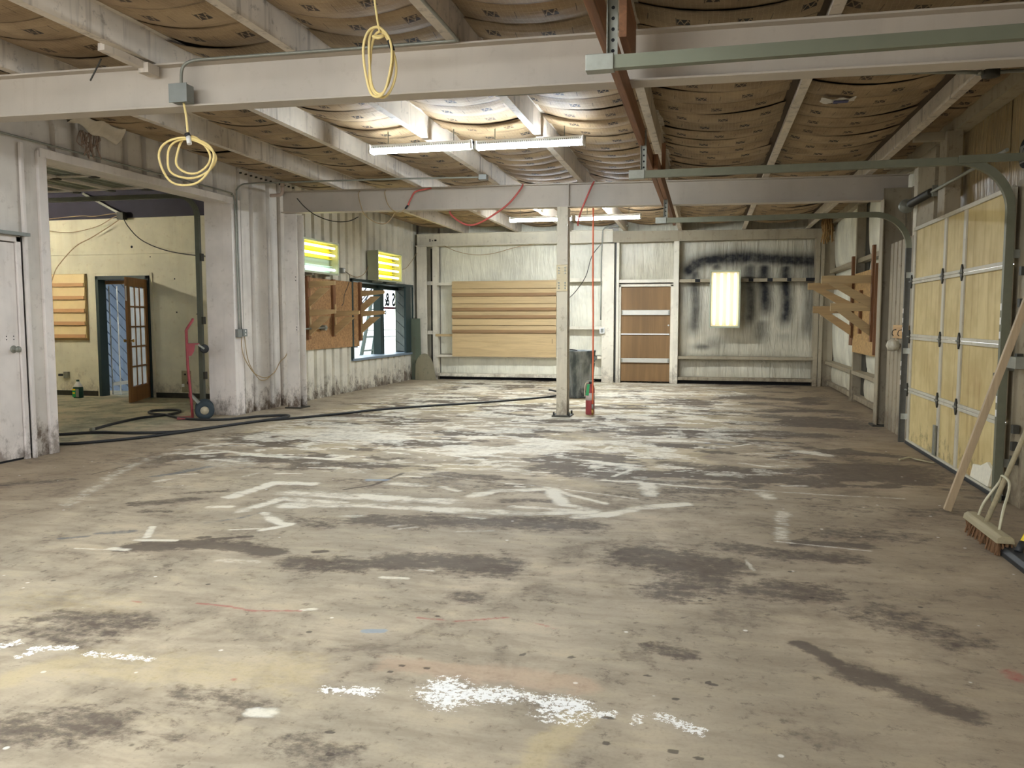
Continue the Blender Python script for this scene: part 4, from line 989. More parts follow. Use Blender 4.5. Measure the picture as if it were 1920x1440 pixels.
# ================================================================ BOOTH LIGHTS
def booth_light(label, org, U, V, Nn, w, h, depth, tubes, refs, vertical=False):
    """org: corner on the front plane; U, V in-plane directions, Nn towards the room"""
    t = thing('booth_light', label, 'light', org)
    O = Vector(org); U, V, Nn = Vector(U), Vector(V), Vector(Nn)
    def bx(mb, u0, u1, v0, v1, n0, n1):
        c = lambda u, v, n: O + U * u + V * v + Nn * n
        mb.hexa([c(u0, v0, n0), c(u1, v0, n0), c(u1, v1, n0), c(u0, v1, n0), c(u0, v0, n1), c(u1, v0, n1), c(u1, v1, n1), c(u0, v1, n1)])
        return mb
    mb = MB(); e = 0.022
    bx(mb, 0, w, 0, e, -depth, 0); bx(mb, 0, w, h - e, h, -depth, 0); bx(mb, 0, e, e, h - e, -depth, 0); bx(mb, w - e, w, e, h - e, -depth, 0)
    bx(mb, e, w - e, e, h - e, -depth, -depth + 0.01)
    mb.build('casing', plain('olive_grey_casing', (150, 150, 122), 0.5, 0.1, 0.1), t, 0.002)
    mb = MB(); bx(mb, -0.008, w + 0.008, -0.008, 0.014, 0.0005, 0.010); bx(mb, -0.008, w + 0.008, h - 0.014, h + 0.008, 0.0005, 0.010); bx(mb, -0.008, 0.014, 0.014, h - 0.014, 0.0005, 0.010); bx(mb, w - 0.014, w + 0.008, 0.014, h - 0.014, 0.0005, 0.010)
    mb.build('front_frame', plain('pale_green_trim', (176, 182, 160), 0.45, 0.2, 0.1), t)
    n = len(tubes)
    for k, (tm, rm) in enumerate(zip(tubes, refs)):
        if vertical:
            a = e + (w - 2 * e) * (k + 0.5) / n
            p, q = O + U * a + V * 0.05 - Nn * 0.05, O + U * a + V * (h - 0.05) - Nn * 0.05
            r = bx(MB(), e + (w - 2 * e) * k / n + 0.002, e + (w - 2 * e) * (k + 1) / n - 0.002, e, h - e, -depth + 0.012, -depth + 0.02)
        else:
            a = e + (h - 2 * e) * (k + 0.5) / n
            p, q = O + V * a + U * 0.05 - Nn * 0.05, O + V * a + U * (w - 0.05) - Nn * 0.05
            r = bx(MB(), e, w - e, e + (h - 2 * e) * k / n + 0.002, e + (h - 2 * e) * (k + 1) / n - 0.002, -depth + 0.012, -depth + 0.02)
        r.build('reflector', rm, t)
        if tm is not None: MB().cyl(p, q, 0.019, n=12).build('tube', tm, t)
    for k in range(1, n):
        if vertical: bx(MB(), e + (w - 2 * e) * k / n - 0.005, e + (w - 2 * e) * k / n + 0.005, e, h - e, -depth + 0.012, -depth * 0.55).build('divider', refs[k], t)
        else: bx(MB(), e, w - e, e + (h - 2 * e) * k / n - 0.004, e + (h - 2 * e) * k / n + 0.004, -depth + 0.012, -depth * 0.55).build('divider', refs[k], t)
    return t
booth_light('wall light box lit half yellow and half pale mint', (-6.02, 11.31, 2.05), (0, 1, 0), (0, 0, 1), (1, 0, 0), 1.20, 0.52, 0.17, [M_BOOTH_W, None, M_BOOTH_Y, M_BOOTH_Y][:4], [M_REFM, M_REFM, M_REFY, M_REFY])
booth_light('wall light box with four yellow tubes above the window', (-5.98, 14.09, 2.05), (0, 1, 0), (0, 0, 1), (1, 0, 0), 1.19, 0.55, 0.21, [M_BOOTH_Y] * 4, [M_REFY] * 4)
booth_light('upright light box with white tubes on the sooty back wall', (0.075, 16.36, 1.155), (1, 0, 0), (0, 0, 1), (0, -1, 0), 0.57, 1.11, 0.13, [M_BOOTH_C] * 4, [M_REFC] * 4, True)
t = thing('light_bracket', 'steel arms holding the upright light off the back wall', 'bracket', (0.15, 16.49, 2.08))
MB().box(0.15, 0.17, 16.49, 16.64, 2.08, 2.1).build('bracket_arm', M_STEEL, t)
MB().box(0.55, 0.57, 16.49, 16.64, 2.08, 2.1).build('bracket_arm', M_STEEL, t)
t = thing('light_bracket', 'steel brackets under the four-tube yellow wall light', 'bracket', (-6.215, 14.3, 2.015))
MB().box(-6.215, -5.99, 14.3, 14.34, 2.015, 2.04).build('bracket_arm', M_STEEL, t)
MB().box(-6.215, -5.99, 15.0, 15.04, 2.015, 2.04).build('bracket_arm', M_STEEL, t)
t = thing('light_bracket', 'steel brackets under the half yellow, half mint wall light', 'bracket', (-6.215, 11.6, 2.015))
MB().box(-6.215, -6.03, 11.6, 11.64, 2.015, 2.04).build('bracket_arm', M_STEEL, t)
MB().box(-6.215, -6.03, 12.2, 12.24, 2.015, 2.04).build('bracket_arm', M_STEEL, t)

# ================================================================ OVERHEAD DOOR on the right
t = thing('sectional_door', 'yellow insulated overhead door in galvanized frame on the right wall', 'garage door', (2.1, 7.8, 0))
ZS = [0.035, 0.573, 1.134, 1.709, 2.26]; YS = [9.16, 8.06, 7.49, 6.46]
for i in range(4):
    for j in range(3):
        ya, yb = YS[j] - 0.03, YS[j + 1] + 0.03
        MB().box(2.112, 2.15, yb, ya, ZS[i] + 0.012, ZS[i + 1] - 0.012).build('foam_panel', M_FOAM, t)
M_STILE = painted('pale_galvanized_stile', (196, 190, 170), (112, 90, 56), 0.5, 0, 0.45)
for i in range(4):
    for y in YS: MB().box(2.098, 2.13, y - 0.035, y + 0.035, ZS[i] + 0.004, ZS[i + 1] - 0.004).build('stile', M_STILE, t, 0.003)
for i, z in enumerate(ZS):
    a, b = (z - 0.028, z + 0.028)
    if i == 0: a, b = 0.03, 0.05
    if i == 4: a, b = z - 0.03, z + 0.006
    if 0 < i < 4:
        MB().box(2.092, 2.115, 6.43, 9.19, a, z - 0.002).build('rail', M_STILE, t, 0.003)
        MB().box(2.092, 2.115, 6.43, 9.19, z + 0.002, b).build('rail', M_STILE, t, 0.003)
    else: MB().box(2.092, 2.115, 6.43, 9.19, a, b).build('rail', M_STILE, t, 0.003)
MB().box(2.085, 2.15, 6.42, 9.2, 0.0, 0.032).build('bottom_seal', M_BLACK, t, 0.004)
for z in ZS[1:4]:
    for y in YS:
        yy = y + (0.03 if y == YS[0] else (-0.02 if y == YS[-1] else 0))
        h = MB().prism([(yy - 0.030, z - 0.016), (yy, z - 0.07), (yy + 0.030, z - 0.016), (yy + 0.030, z + 0.016), (yy, z + 0.07), (yy - 0.030, z + 0.016)], 'x', 2.083, 2.0975).build('hinge', M_DARKST, t)
        MB().cyl((2.078, yy - 0.03, z), (2.078, yy + 0.03, z), 0.009, n=8).build('hinge_pin', M_STEEL, h)
MB().box(2.07, 2.092, 8.03, 8.09, 0.06, 0.34).build('lift_handle', M_STEEL, t, 0.004)
MB().cyl((2.03, 6.42, 0.92), (2.09, 6.42, 0.92), 0.014, 0.008, n=8).build('latch_pin', M_DARKST, t)

# crumbled patch at the foot of the door and loose sticks on the floor
def rough_chip(c, r, n=7, flat=0.35):
    mb = MB(); V = [(c[0] + r * math.cos(2 * math.pi * i / n) * random.uniform(.6, 1.2), c[1] + r * math.sin(2 * math.pi * i / n) * random.uniform(.6, 1.2), c[2]) for i in range(n)]
    V.append((c[0], c[1], c[2] + r * flat)); V.append((c[0], c[1], c[2] - 0.0))
    return mb.add(V, [(i, (i + 1) % n, n) for i in range(n)] + [((i + 1) % n, i, n + 1) for i in range(n)])
mb = MB()
mb.prism([(6.62, 0.06), (6.55, 0.20), (6.66, 0.24), (6.80, 0.19), (6.98, 0.17), (7.04, 0.06)], 'x', 2.09, 2.111)
one(mb, 'torn_foam', plain('torn_white_foam', (232, 226, 204), 0.8, 0, 0.15, 30), 'torn pale foam patch at the foot of the overhead door', 'debris')
one(MB().tube([(1.78, 8.02, 0.012), (1.88, 8.12, 0.02), (2.0, 8.06, 0.012)], 0.010, 6).tube([(1.9, 8.12, 0.012), (2.05, 7.9, 0.012)], 0.008, 6), 'stick', M_GREYWOOD, 'small grey sticks lying at the foot of the overhead door', 'debris')

# ---------------------------------------------------------------- tracks
def sweep_track(path, y, mb, w=0.055, d=0.042, th=0.006):
    """C channel swept along an XZ path at depth y; open side faces +y"""
    prof = [(-w / 2, -d / 2), (w / 2, -d / 2), (w / 2, d / 2), (w / 2 - th * 2, d / 2), (w / 2 - th, -d / 2 + th), (-w / 2 + th, -d / 2 + th), (-w / 2 + th * 2, d / 2), (-w / 2, d / 2)]
    P = [Vector((x, 0, z)) for x, z in path]; n = len(prof); V = []
    for i, p in enumerate(P):
        a = P[max(0, i - 1)]; b = P[min(len(P) - 1, i + 1)]; d_ = (b - a).normalized()
        nrm = Vector((-d_.z, 0, d_.x))
        for (s, q) in prof:
            c = p + nrm * s; V.append((c.x, y + q, c.z))
    F = [(i * n + k, i * n + (k + 1) % n, (i + 1) * n + (k + 1) % n, (i + 1) * n + k) for i in range(len(P) - 1) for k in range(n)]
    F += [tuple(range(n)), tuple((len(P) - 1) * n + k for k in reversed(range(n)))]
    mb.add(V, F)
def curve_pts(xv, zt, r, xend, z0=0.0):
    pts = [(xv, z0), (xv, zt - r)]
    for k in range(1, 13):
        a = math.pi / 2 * k / 12
        pts.append((xv - r + r * math.cos(a), zt - r + r * math.sin(a)))
    return pts + [(xend, zt)]
def door_track(label, y, xv, zt, xend, mat, hang=True, full=True, vmat=None):
    t = thing('door_track', label, 'door track', (xv, y, 0))
    xe = xend + 0.12
    if full:
        mb = MB(); sweep_track([(xv, 0.0), (xv, zt - 0.36)], y, mb); mb.build('vertical_rail', vmat or mat, t)
        mb = MB(); sweep_track(curve_pts(xv, zt, 0.36, xv - 0.36)[1:], y, mb); mb.build('curved_rail', mat, t)
        for z in (1.18, 1.28, 1.38, 0.62, 0.72, 0.82): MB().box(xv - 0.031, xv - 0.0285, y - 0.012, y + 0.012, z, z + 0.05).build('slot', M_WHITEP, t)
        for z in (0.25, 0.95, 1.75): MB().box(xv - 0.02, xv + 0.12, y + 0.022 if y < 8 else y - 0.03, y + 0.03 if y < 8 else y - 0.022, z, z + 0.06).build('wall_bracket', M_STEEL, t)
    mb = MB(); sweep_track([(xv - 0.36 if full else xv, zt), (xe, zt)], y, mb); mb.build('horizontal_rail', mat, t)
    mb = MB(); mb.box(xe - 0.12, xe, y - 0.03, y + 0.03, zt - 0.034, zt + 0.034); mb.build('end_plate', M_STEEL, t, 0.003)
    a = MB(); a.box(xe - 0.03, xe + 0.01, y + 0.031, y + 0.035, zt, 2.78); a.box(xe - 0.034, xe - 0.03, y + 0.0, y + 0.035, zt + 0.035, 2.78)
    a = a.build('hanger_angle', M_STEEL, t)
    mb = MB()
    for k in range(7): mb.cyl((xe - 0.01, y + 0.0305, zt + 0.06 + k * 0.045), (xe - 0.01, y + 0.0300, zt + 0.06 + k * 0.045), 0.008, n=8)
    mb.build('hanger_holes', M_DARK, a, kind='stuff')
    return t
door_track('near galvanized overhead door track with its curve at the right edge', 6.37, 2.07, 2.435, -0.60, M_TRACK)
door_track('far galvanized overhead door track curving down beside the ribbed liner', 9.28, 2.07, 2.425, -0.57, M_TRACK, vmat=M_DARKST)
door_track('galvanized door track running under the near roof beam', 3.52, 2.3, 2.41, -0.52, plain('pale_green_track', (116, 118, 98), 0.5, 0.2, 0.1), full=False)
one(MB().box(1.72, 2.2, 6.33, 6.345, 2.415, 2.47), 'track_brace', M_TRACK, 'slotted steel brace joining the near track to the right wall', 'bracket', 0.002)

# ---------------------------------------------------------------- torsion spring
t = thing('torsion_spring', 'torsion spring shaft above the overhead door', 'spring', (2.25, 8.8, 2.6))
MB().cyl((2.2, 10.2, 2.60), (2.2, 6.9, 2.60), 0.014, n=10).build('shaft', M_STEEL, t)
MB().cyl((2.2, 9.85, 2.60), (2.2, 9.0, 2.60), 0.038, n=14).build('coil_spring', M_DARKST, t)
mb = MB()
for k in range(34): mb.lathe([(0.040, -0.006), (0.043, 0), (0.040, 0.006)], (2.2, 9.83 - k * 0.0245, 2.60), 12, 'y')
mb.build('spring_coils', M_DARKST, t)
MB().lathe([(0, -0.03), (0.075, -0.03), (0.08, -0.02), (0.06, 0), (0.08, 0.02), (0.075, 0.03), (0, 0.03)], (2.2, 10.05, 2.60), 18, 'y').build('cable_drum', M_STEEL, t)
MB().box(2.19, 2.36, 8.93, 8.95, 2.55, 2.66).build('centre_bracket', M_STEEL, t)
MB().cyl((2.2, 10.05, 2.53), (2.1, 9.35, 0.05), 0.003, n=5).build('lift_cable', M_DARKST, t)

# round wall fan plate near the top right
t = thing('round_wall_plate', 'round black plate with pale square label high on the right wall', 'wall plate', (2.38, 7.03, 2.5))
MB().lathe([(0, 0), (0.11, 0), (0.115, 0.012), (0.10, 0.02), (0, 0.02)], (2.355, 7.02, 2.59), 24, 'x').build('disc', M_DARK, t)
lb = MB().box(2.350, 2.3545, 6.945, 7.09, 2.52, 2.65).build('label_plate', M_GREY, t)
MB().lathe([(0.022, 0), (0.030, 0), (0.030, -0.002), (0.022, -0.002), (0.022, 0)], (2.3498, 7.0, 2.60), 14, 'x').build('ring_mark', M_DARK, lb)
MB().box(2.3482, 2.3495, 6.99, 7.07, 2.532, 2.54).build('bar_mark', M_DARK, lb)

# ================================================================ OPEN OVERHEAD DOOR in the annex
t = thing('sectional_door', 'raised overhead door lying under the annex ceiling', 'garage door', (-8, 8.1, 3.08))
M_AD = painted('grey_green_door_skin', (142, 146, 132), (84, 80, 70), 0.5, 0, 0.45)
ZD = 3.10
XS_ = [-6.85, -7.42, -7.99, -8.56, -9.13]
for i in range(4):
    MB().box(XS_[i + 1] + 0.006, XS_[i] - 0.006, 6.66, 9.60, ZD + 0.02, ZD + 0.045).build('section', M_AD, t)
    for k in range(1, 4):
        a = XS_[i + 1] + (XS_[i] - XS_[i + 1]) * k / 4
        MB().box(a - 0.018, a + 0.018, 6.7, 9.56, ZD + 0.010, ZD + 0.0195).build('pressed_rib', M_AD, t)
for x in XS_: MB().box(x - 0.03, x + 0.03, 6.64, 9.62, ZD - 0.02, ZD + 0.018).build('rail', M_WHITE2, t)
for y in (6.68, 7.65, 8.62, 9.58):
    for i in range(4): MB().box(XS_[i + 1] + 0.034, XS_[i] - 0.034, y - 0.03, y + 0.03, ZD - 0.012, ZD + 0.009).build('stile', M_WHITE2, t)
    for x in XS_[1:4]: MB().prism([(x - 0.07, y - 0.02), (x, y - 0.05), (x + 0.07, y - 0.02), (x + 0.07, y + 0.02), (x, y + 0.05), (x - 0.07, y + 0.02)], 'z', ZD - 0.035, ZD - 0.021).build('hinge', M_DARKST, t)
t = thing('door_track', 'dark steel door track along the right jamb of the annex opening', 'door track', (-6.7, 9.62, 0))
def annex_track(y):
    r = 0.30; pts = [(-6.68, 0), (-6.68, 2.68)]
    for k in range(1, 11):
        a = math.pi / 2 * k / 10; pts.append((-6.68 - r + r * math.cos(a), 2.68 + r * math.sin(a)))
    return pts
mb = MB(); sweep_track(annex_track(9.62)[:2], 9.62, mb, 0.06, 0.05); mb.build('vertical_rail', plain('dull_dark_track', (96, 98, 86), 0.5, 0.3, 0.15), t)
mb = MB(); sweep_track(annex_track(9.62)[1:], 9.62, mb, 0.06, 0.05); mb.build('curved_rail', MATS['dull_dark_track'], t)
mb = MB(); sweep_track([(-6.98, 2.98), (-9.2, 2.99)], 9.62, mb, 0.06, 0.05); mb.build('horizontal_rail', MATS['dull_dark_track'], t)
for z in (0.5, 1.25, 2.1): MB().box(-6.70, -6.625, 9.60, 9.66, z, z + 0.10).build('bracket', M_DARKST, t)

# ================================================================ FRENCH DOOR and the vestibule behind it
d3 = struct('door_3', (-9.5, 11.65, 0))
mb = MB(); mb.box(-10.06, -10.0, 11.60, 11.78, 0, 2.04); mb.box(-9.08, -9.02, 11.60, 11.78, 0, 2.04); mb.box(-10.06, -9.02, 11.60, 11.78, 1.98, 2.04)
mb.build('door_frame', M_TEAL, d3, 0.004)
mb = MB(); mb.box(-10.11, -10.06, 11.63, 11.655, 0, 2.09); mb.box(-9.02, -8.97, 11.63, 11.655, 0, 2.09); mb.box(-10.06, -9.02, 11.63, 11.655, 2.04, 2.09)
mb.build('door_casing', M_PLASTER, d3, 0.003)
# leaf, swung into the room
HX, HY = -9.07, 11.60
dirv = Vector((-8.74 - HX, 10.72 - HY, 0)); Lw = dirv.length; dirv.normalize(); nrm = Vector((dirv.y, -dirv.x, 0))
def leafbox(mb, a0, a1, z0, z1, th=0.04, off=0.0):
    P = lambda a, s, z: Vector((HX, HY, 0)) + dirv * a + nrm * (s + off) + Vector((0, 0, z))
    h = th / 2
    return mb.hexa([P(a0, -h, z0), P(a1, -h, z0), P(a1, h, z0), P(a0, h, z0), P(a0, -h, z1), P(a1, -h, z1), P(a1, h, z1), P(a0, h, z1)])
leaf = leafbox(MB(), 0.0, 0.12, 0.012, 1.97).build('hinge_stile', M_FRENCH, d3, 0.003)
leafbox(MB(), Lw - 0.12, Lw, 0.012, 1.97).build('lock_stile', M_FRENCH, d3, 0.003)
leafbox(MB(), 0.121, Lw - 0.121, 0.012, 0.25).build('bottom_rail', M_FRENCH, d3, 0.003)
leafbox(MB(), 0.121, Lw - 0.121, 1.83, 1.97).build('top_rail', M_FRENCH, d3, 0.003)
rowsz = [0.25 + (1.83 - 0.25) * k / 5 for k in range(6)]; colsa = [0.12 + (Lw - 0.24) * k / 3 for k in range(4)]
for z in rowsz[1:-1]: leafbox(MB(), 0.121, Lw - 0.121, z - 0.012, z + 0.012, 0.036).build('muntin', M_FRENCH, d3)
for a in colsa[1:-1]:
    leafbox(MB(), a - 0.012, a + 0.012, 0.251, 1.829, 0.032).build('muntin', M_FRENCH, d3)
for i in range(5):
    for j in range(3): leafbox(MB(), colsa[j] + 0.013, colsa[j + 1] - 0.013, rowsz[i] + 0.013, rowsz[i + 1] - 0.013, 0.006).build('glass_pane', M_PANE, d3)
kz = 0.98
for s in (-1, 1):
    c = Vector((HX, HY, kz)) + dirv * (Lw - 0.06)
    MB().cyl(c + nrm * s * 0.021, c + nrm * s * 0.028, 0.03, n=14).build('knob_rose', M_BRASS, d3)
    mb = MB(); mb.cyl(c + nrm * s * 0.028, c + nrm * s * 0.05, 0.010, n=10); mb.cyl(c + nrm * s * 0.05, c + nrm * s * 0.062, 0.018, 0.028, n=14); mb.cyl(c + nrm * s * 0.062, c + nrm * s * 0.078, 0.028, 0.018, n=14)
    mb.build('door_knob', M_BRASS, d3)
for z in (0.25, 0.95, 1.75): MB().cyl((HX, HY - 0.0, z), (HX, HY, z + 0.1), 0.01, n=8).build('hinge', M_STEEL, d3)
leafbox(MB(), Lw + 0.001, Lw + 0.004, 1.60, 1.83, 0.02).build('edge_plate', M_WHITEP, d3)

wv = struct('wall_vestibule', (-9.5, 12.6, 0))
for k in range(19):                       # diagonal planks
    s = -2.2 + k * 0.20
    # plank runs down to the right at 45 degrees, clipped to the wall rectangle
    x0, x1, z0, z1 = -11.6, -8.4, -0.05, 2.6
    def line(z, o): return x0 + (z1 - z) + o
    pts = []
    poly = [(line(z1, s), z1), (line(z1, s + 0.172), z1), (line(z0, s + 0.172), z0), (line(z0, s), z0)]
    def clip(poly, f, lim, keep):
        out = []
        for i in range(len(poly)):
            a, b = poly[i], poly[(i + 1) % len(poly)]
            ia, ib = keep(a[f], lim), keep(b[f], lim)
            if ia: out.append(a)
            if ia != ib:
                t = (lim - a[f]) / (b[f] - a[f]); out.append((a[0] + (b[0] - a[0]) * t, a[1] + (b[1] - a[1]) * t))
        return out
    poly = clip(poly, 0, x0, lambda v, l: v >= l)
    poly = clip(poly, 0, x1, lambda v, l: v <= l) if len(poly) > 2 else poly
    if len(poly) < 3: continue
    MB().prism(poly, 'y', 12.60, 12.64).build('diagonal_plank', M_SIDING, wv)
MB().box(-11.7, -8.3, 12.66, 12.70, -0.05, 2.7).build('dark_backing', M_DARKST, wv)
MB().box(-11.8, -8.2, 11.78, 12.75, 2.62, 2.68).build('added_shade_roof', M_GREY, wv)  # unseen roof added to keep sky light off the planks
fs = thing('plastic_sheet', 'cloudy bluish plastic sheet hung in the french doorway', 'plastic sheet', (-9.5, 11.8, 0))
MB().grid(lambda u, v: (-9.95 + 0.86 * u, 11.80 + 0.012 * math.sin(9 * u + 3 * v), 0.01 + 1.90 * v), 16, 10).build('film', M_FILM, fs)
for x in (-9.94, -9.78, -9.10): MB().box(x - 0.012, x + 0.012, 11.775, 11.78, 0.02, 1.88).build('tape_strip', M_TAPE, fs)
MB().bar((-9.93, 11.775, 0.20), (-9.10, 11.775, 0.30), 0.004, 0.06).build('tape_strip', M_TAPE, fs)
MB().box(-10.0, -9.08, 11.765, 11.80, 1.91, 1.975).build('header_lath', M_PINE_XD, fs)

# work lamp bulb that lights the annex
t = thing('work_lamp', 'bare bulb work lamp hung from the annex ceiling', 'lamp', (-11.0, 9.5, 2.85))
MB().lathe([(0, -0.07), (0.04, -0.058), (0.068, -0.02), (0.07, 0.01), (0.05, 0.05), (0.03, 0.09)], (-11.0, 9.5, 2.85), 16).build('bulb', M_BULB, t)
MB().cyl((-11.0, 9.5, 2.94), (-11.0, 9.5, 3.02), 0.028, n=12).build('socket', M_DARK, t)
MB().cyl((-11.0, 9.5, 3.02), (-11.0, 9.5, 3.8), 0.006, n=6).build('flex', M_DARK, t)

# ================================================================ cleat racks
def cleat_board(x0, x1, y, z0, z1, lip, mat, lipmat, t, tilt=0.034):
    mb = MB(); mb.prism([(y, z0), (y, z1), (y - 0.012, z1), (y - tilt, z0)], 'x', x0, x1); mb.build('board', mat, t, 0.0015)
    if lip: MB().box(x0, x1, y - tilt - 0.018, y - tilt - 0.0005, z0, z0 + lip).build('lip', lipmat, t, 0.0015)
t = thing('slat_rack', 'large pine slat rack on the back wall left of the column', 'rack', (-4.2, 16.6, 0.51))
MB().box(-5.33, -3.05, 16.615, 16.635, 0.515, 2.13).build('backing', M_PINE_X, t)
ed = [2.13, 1.962, 1.80, 1.645, 1.49, 1.33, 1.18, 1.015]
for k in range(7): cleat_board(-5.335, -3.05, 16.613, ed[k + 1] + 0.005, ed[k] - 0.006, 0.065 if k in (1, 3, 4, 6) else 0, M_PINE_X, M_PINE_XD, t)
MB().box(-5.335, -3.05, 16.588, 16.613, 0.51, 1.010).build('bottom_panel', M_PINE_X, t, 0.002)
MB().bar((-4.66, 16.582, 0.855), (-4.30, 16.582, 0.845), 0.011, 0.055).build('small_block', M_PINE_X, t)
MB().bar((-3.13, 16.585, 0.90), (-3.13, 16.585, 0.80), 0.006, 0.012).build('hook', M_DARK, t)
t = thing('slat_rack', 'small pine slat rack with five lips on the annex wall', 'rack', (-10.7, 11.6, 0.96))
MB().box(-11.12, -10.262, 11.615, 11.648, 0.955, 2.085).build('backing', M_PINE_X, t)
for k in range(5):
    z0 = 0.995 + k * 0.218
    cleat_board(-11.12, -10.27, 11.612, z0, z0 + 0.212, 0.062, plain('pale_pine_panel', (240, 214, 160), 0.55, 0, 0.06, 6), timber('pink_pine_lip', (222, 172, 124), 0.9, 'X'), t, 0.03)
MB().box(-5.70, -5.34, 16.66, 16.68, 0.94, 0.99).build('stick', M_PINE_X) if False else None
one(MB().box(-5.74, -5.345, 16.655, 16.676, 0.94, 0.995), 'wood_batten', M_PINE_X, 'short pine batten left of the large slat rack', 'batten', 0.002)

# ================================================================ annex small things
t = thing('jug', 'half-full jug of green cleaner on the annex floor', 'jug', (-10.2, 11.28, 0))
def rbox_loft(mb, secs, c):
    n = 20; V = []
    for (z, hx, hy) in secs:
        for i in range(n):
            a = 2 * math.pi * i / n; ca, sa = math.cos(a), math.sin(a); e = 0.5
            V.append((c[0] + hx * math.copysign(abs(ca) ** e, ca), c[1] + hy * math.copysign(abs(sa) ** e, sa), z))
    F = [(k * n + i, k * n + (i + 1) % n, (k + 1) * n + (i + 1) % n, (k + 1) * n + i) for k in range(len(secs) - 1) for i in range(n)]
    F += [tuple(reversed(range(n))), tuple((len(secs) - 1) * n + i for i in range(n))]
    return mb.add(V, F, True)
rbox_loft(MB(), [(0.0, .066, .05), (0.01, .072, .055), (0.17, .072, .055), (0.185, .07, .053)], (-10.2, 11.28)).build('lower_body', plain('dark_green_liquid_body', (22, 64, 52), 0.3), t)
rbox_loft(MB(), [(0.186, .07, .053), (0.225, .05, .04), (0.255, .03, .028), (0.275, .022, .022)], (-10.2, 11.28)).build('shoulder', M_WHITEP, t)
MB().cyl((-10.2, 11.28, 0.276), (-10.2, 11.28, 0.305), 0.024, n=14).build('cap', plain('dark_green_cap', (26, 74, 54), 0.4), t)
MB().box(-10.268, -10.205, 11.2215, 11.2245, 0.02, 0.155).build('label', M_GREEN, t)
MB().box(-10.268, -10.205, 11.2200, 11.2213, 0.13, 0.155).build('label_band', M_YELLOWP, t)
MB().box(-10.262, -10.215, 11.2200, 11.2213, 0.075, 0.10).build('label_band', M_YELLOWP, t)
MB().box(-10.20, -10.14, 11.2215, 11.2245, 0.02, 0.155).build('back_label', M_GREY, t)
t = thing('outlet_box', 'steel outlet box with plug low on the annex wall', 'outlet', (-10.74, 11.62, 0.35))
MB().box(-10.78, -10.69, 11.60, 11.648, 0.30, 0.41).build('box', M_STEEL, t, 0.003)
MB().box(-10.86, -10.79, 11.57, 11.61, 0.335, 0.375).build('plug', M_BLACK, t, 0.004)
t = thing('wall_patch', 'cut wall patch with exposed box beside the hand truck', 'wall plate', (-8.39, 11.64, 0.1))
MB().box(-8.47, -8.30, 11.636, 11.648, 0.10, 0.46).build('backing', M_GREYWOOD, t)
MB().box(-8.46, -8.42, 11.62, 11.635, 0.19, 0.24).build('white_fitting', M_WHITEP, t)
MB().cyl((-8.34, 11.634, 0.26), (-8.34, 11.628, 0.26), 0.03, n=12).build('knockout', M_DARK, t)
MB().cyl((-8.40, 11.634, 0.40), (-8.40, 11.628, 0.40), 0.015, n=10).build('knockout', M_DARK, t)

def cable(name, label, pts, r, mat, cat='cable', n=7, sub=6):
    return one(MB().tube(pts, r, n, sub=sub), name, mat, label, cat)
one(MB().bar((-10.21, 11.59, 3.42), (-9.45, 11.59, 3.04), 0.035, 0.035), 'conduit', M_STEEL, 'sloping steel conduit below the dark annex fascia', 'conduit')
one(MB().box(-9.50, -9.38, 11.50, 11.60, 2.96, 3.08), 'junction_box', M_DARKST, 'dark junction box where the annex cables meet', 'junction box', 0.004)
cable('cable', 'upper pale cable sagging left along the annex fascia', [(-11.3, 11.55, 2.99), (-10.92, 11.55, 3.01), (-10.26, 11.55, 3.045), (-10.0, 11.55, 3.03), (-9.63, 11.55, 3.06), (-9.5, 11.55, 3.05)], 0.007, M_CORD2)
cable('cable', 'lower pale cable sagging left across the annex wall', [(-11.3, 11.56, 2.88), (-10.93, 11.56, 2.82), (-10.48, 11.56, 2.776), (-9.95, 11.56, 2.86), (-9.62, 11.56, 3.0), (-9.5, 11.56, 3.02)], 0.007, M_CORD2)
cable('cable', 'pale cable drooping down to the annex slat rack', [(-9.45, 11.54, 2.98), (-9.69, 11.56, 2.86), (-10.06, 11.57, 2.686), (-10.39, 11.57, 2.542), (-10.73, 11.57, 2.252), (-10.845, 11.56, 2.074), (-10.93, 11.56, 1.80), (-10.9, 11.56, 1.45)], 0.008, M_CORD2)
cable('cable', 'dark cable sagging right across the annex wall', [(-9.42, 11.54, 3.03), (-9.30, 11.52, 2.84), (-9.03, 11.52, 2.60), (-8.53, 11.52, 2.42), (-7.85, 11.52, 2.33), (-7.3, 11.52, 2.34), (-6.8, 11.52, 2.42)], 0.008, M_DARKST)

# ================================================================ HAND TRUCK
t = thing('hand_truck', 'red hand truck with black wheels in the annex opening', 'hand truck', (-6.55, 9.4, 0))
ya, yb = 9.27, 9.50
for y in (ya, yb):
    MB().tube([(-6.61, y, 0.03), (-6.62, y, 0.25), (-6.65, y, 0.70), (-6.655, y, 1.17), (-6.64, y, 1.20), (-6.575, y, 1.30)], 0.017, 8).build('side_rail', M_RED, t)
MB().tube([(-6.575, ya, 1.30), (-6.57, (ya + yb) / 2, 1.315), (-6.575, yb, 1.30)], 0.018, 8).build('handle', M_RED, t)
for z in (0.32, 0.62, 0.94): MB().bar((-6.645, ya, z), (-6.645, yb, z), 0.012, 0.045).build('cross_bar', M_RED, t)
mb = MB(); mb.box(-6.80, -6.60, ya - 0.02, yb + 0.02, 0.012, 0.024); mb.build('toe_plate', M_RED, t)
MB().cyl((-6.46, ya - 0.06, 0.122), (-6.46, yb + 0.06, 0.122), 0.011, n=8).build('axle', M_STEEL, t)
for y in (ya, yb): MB().bar((-6.63, y, 0.33), (-6.46, y, 0.13), 0.010, 0.028).build('axle_strut', M_STEEL, t)
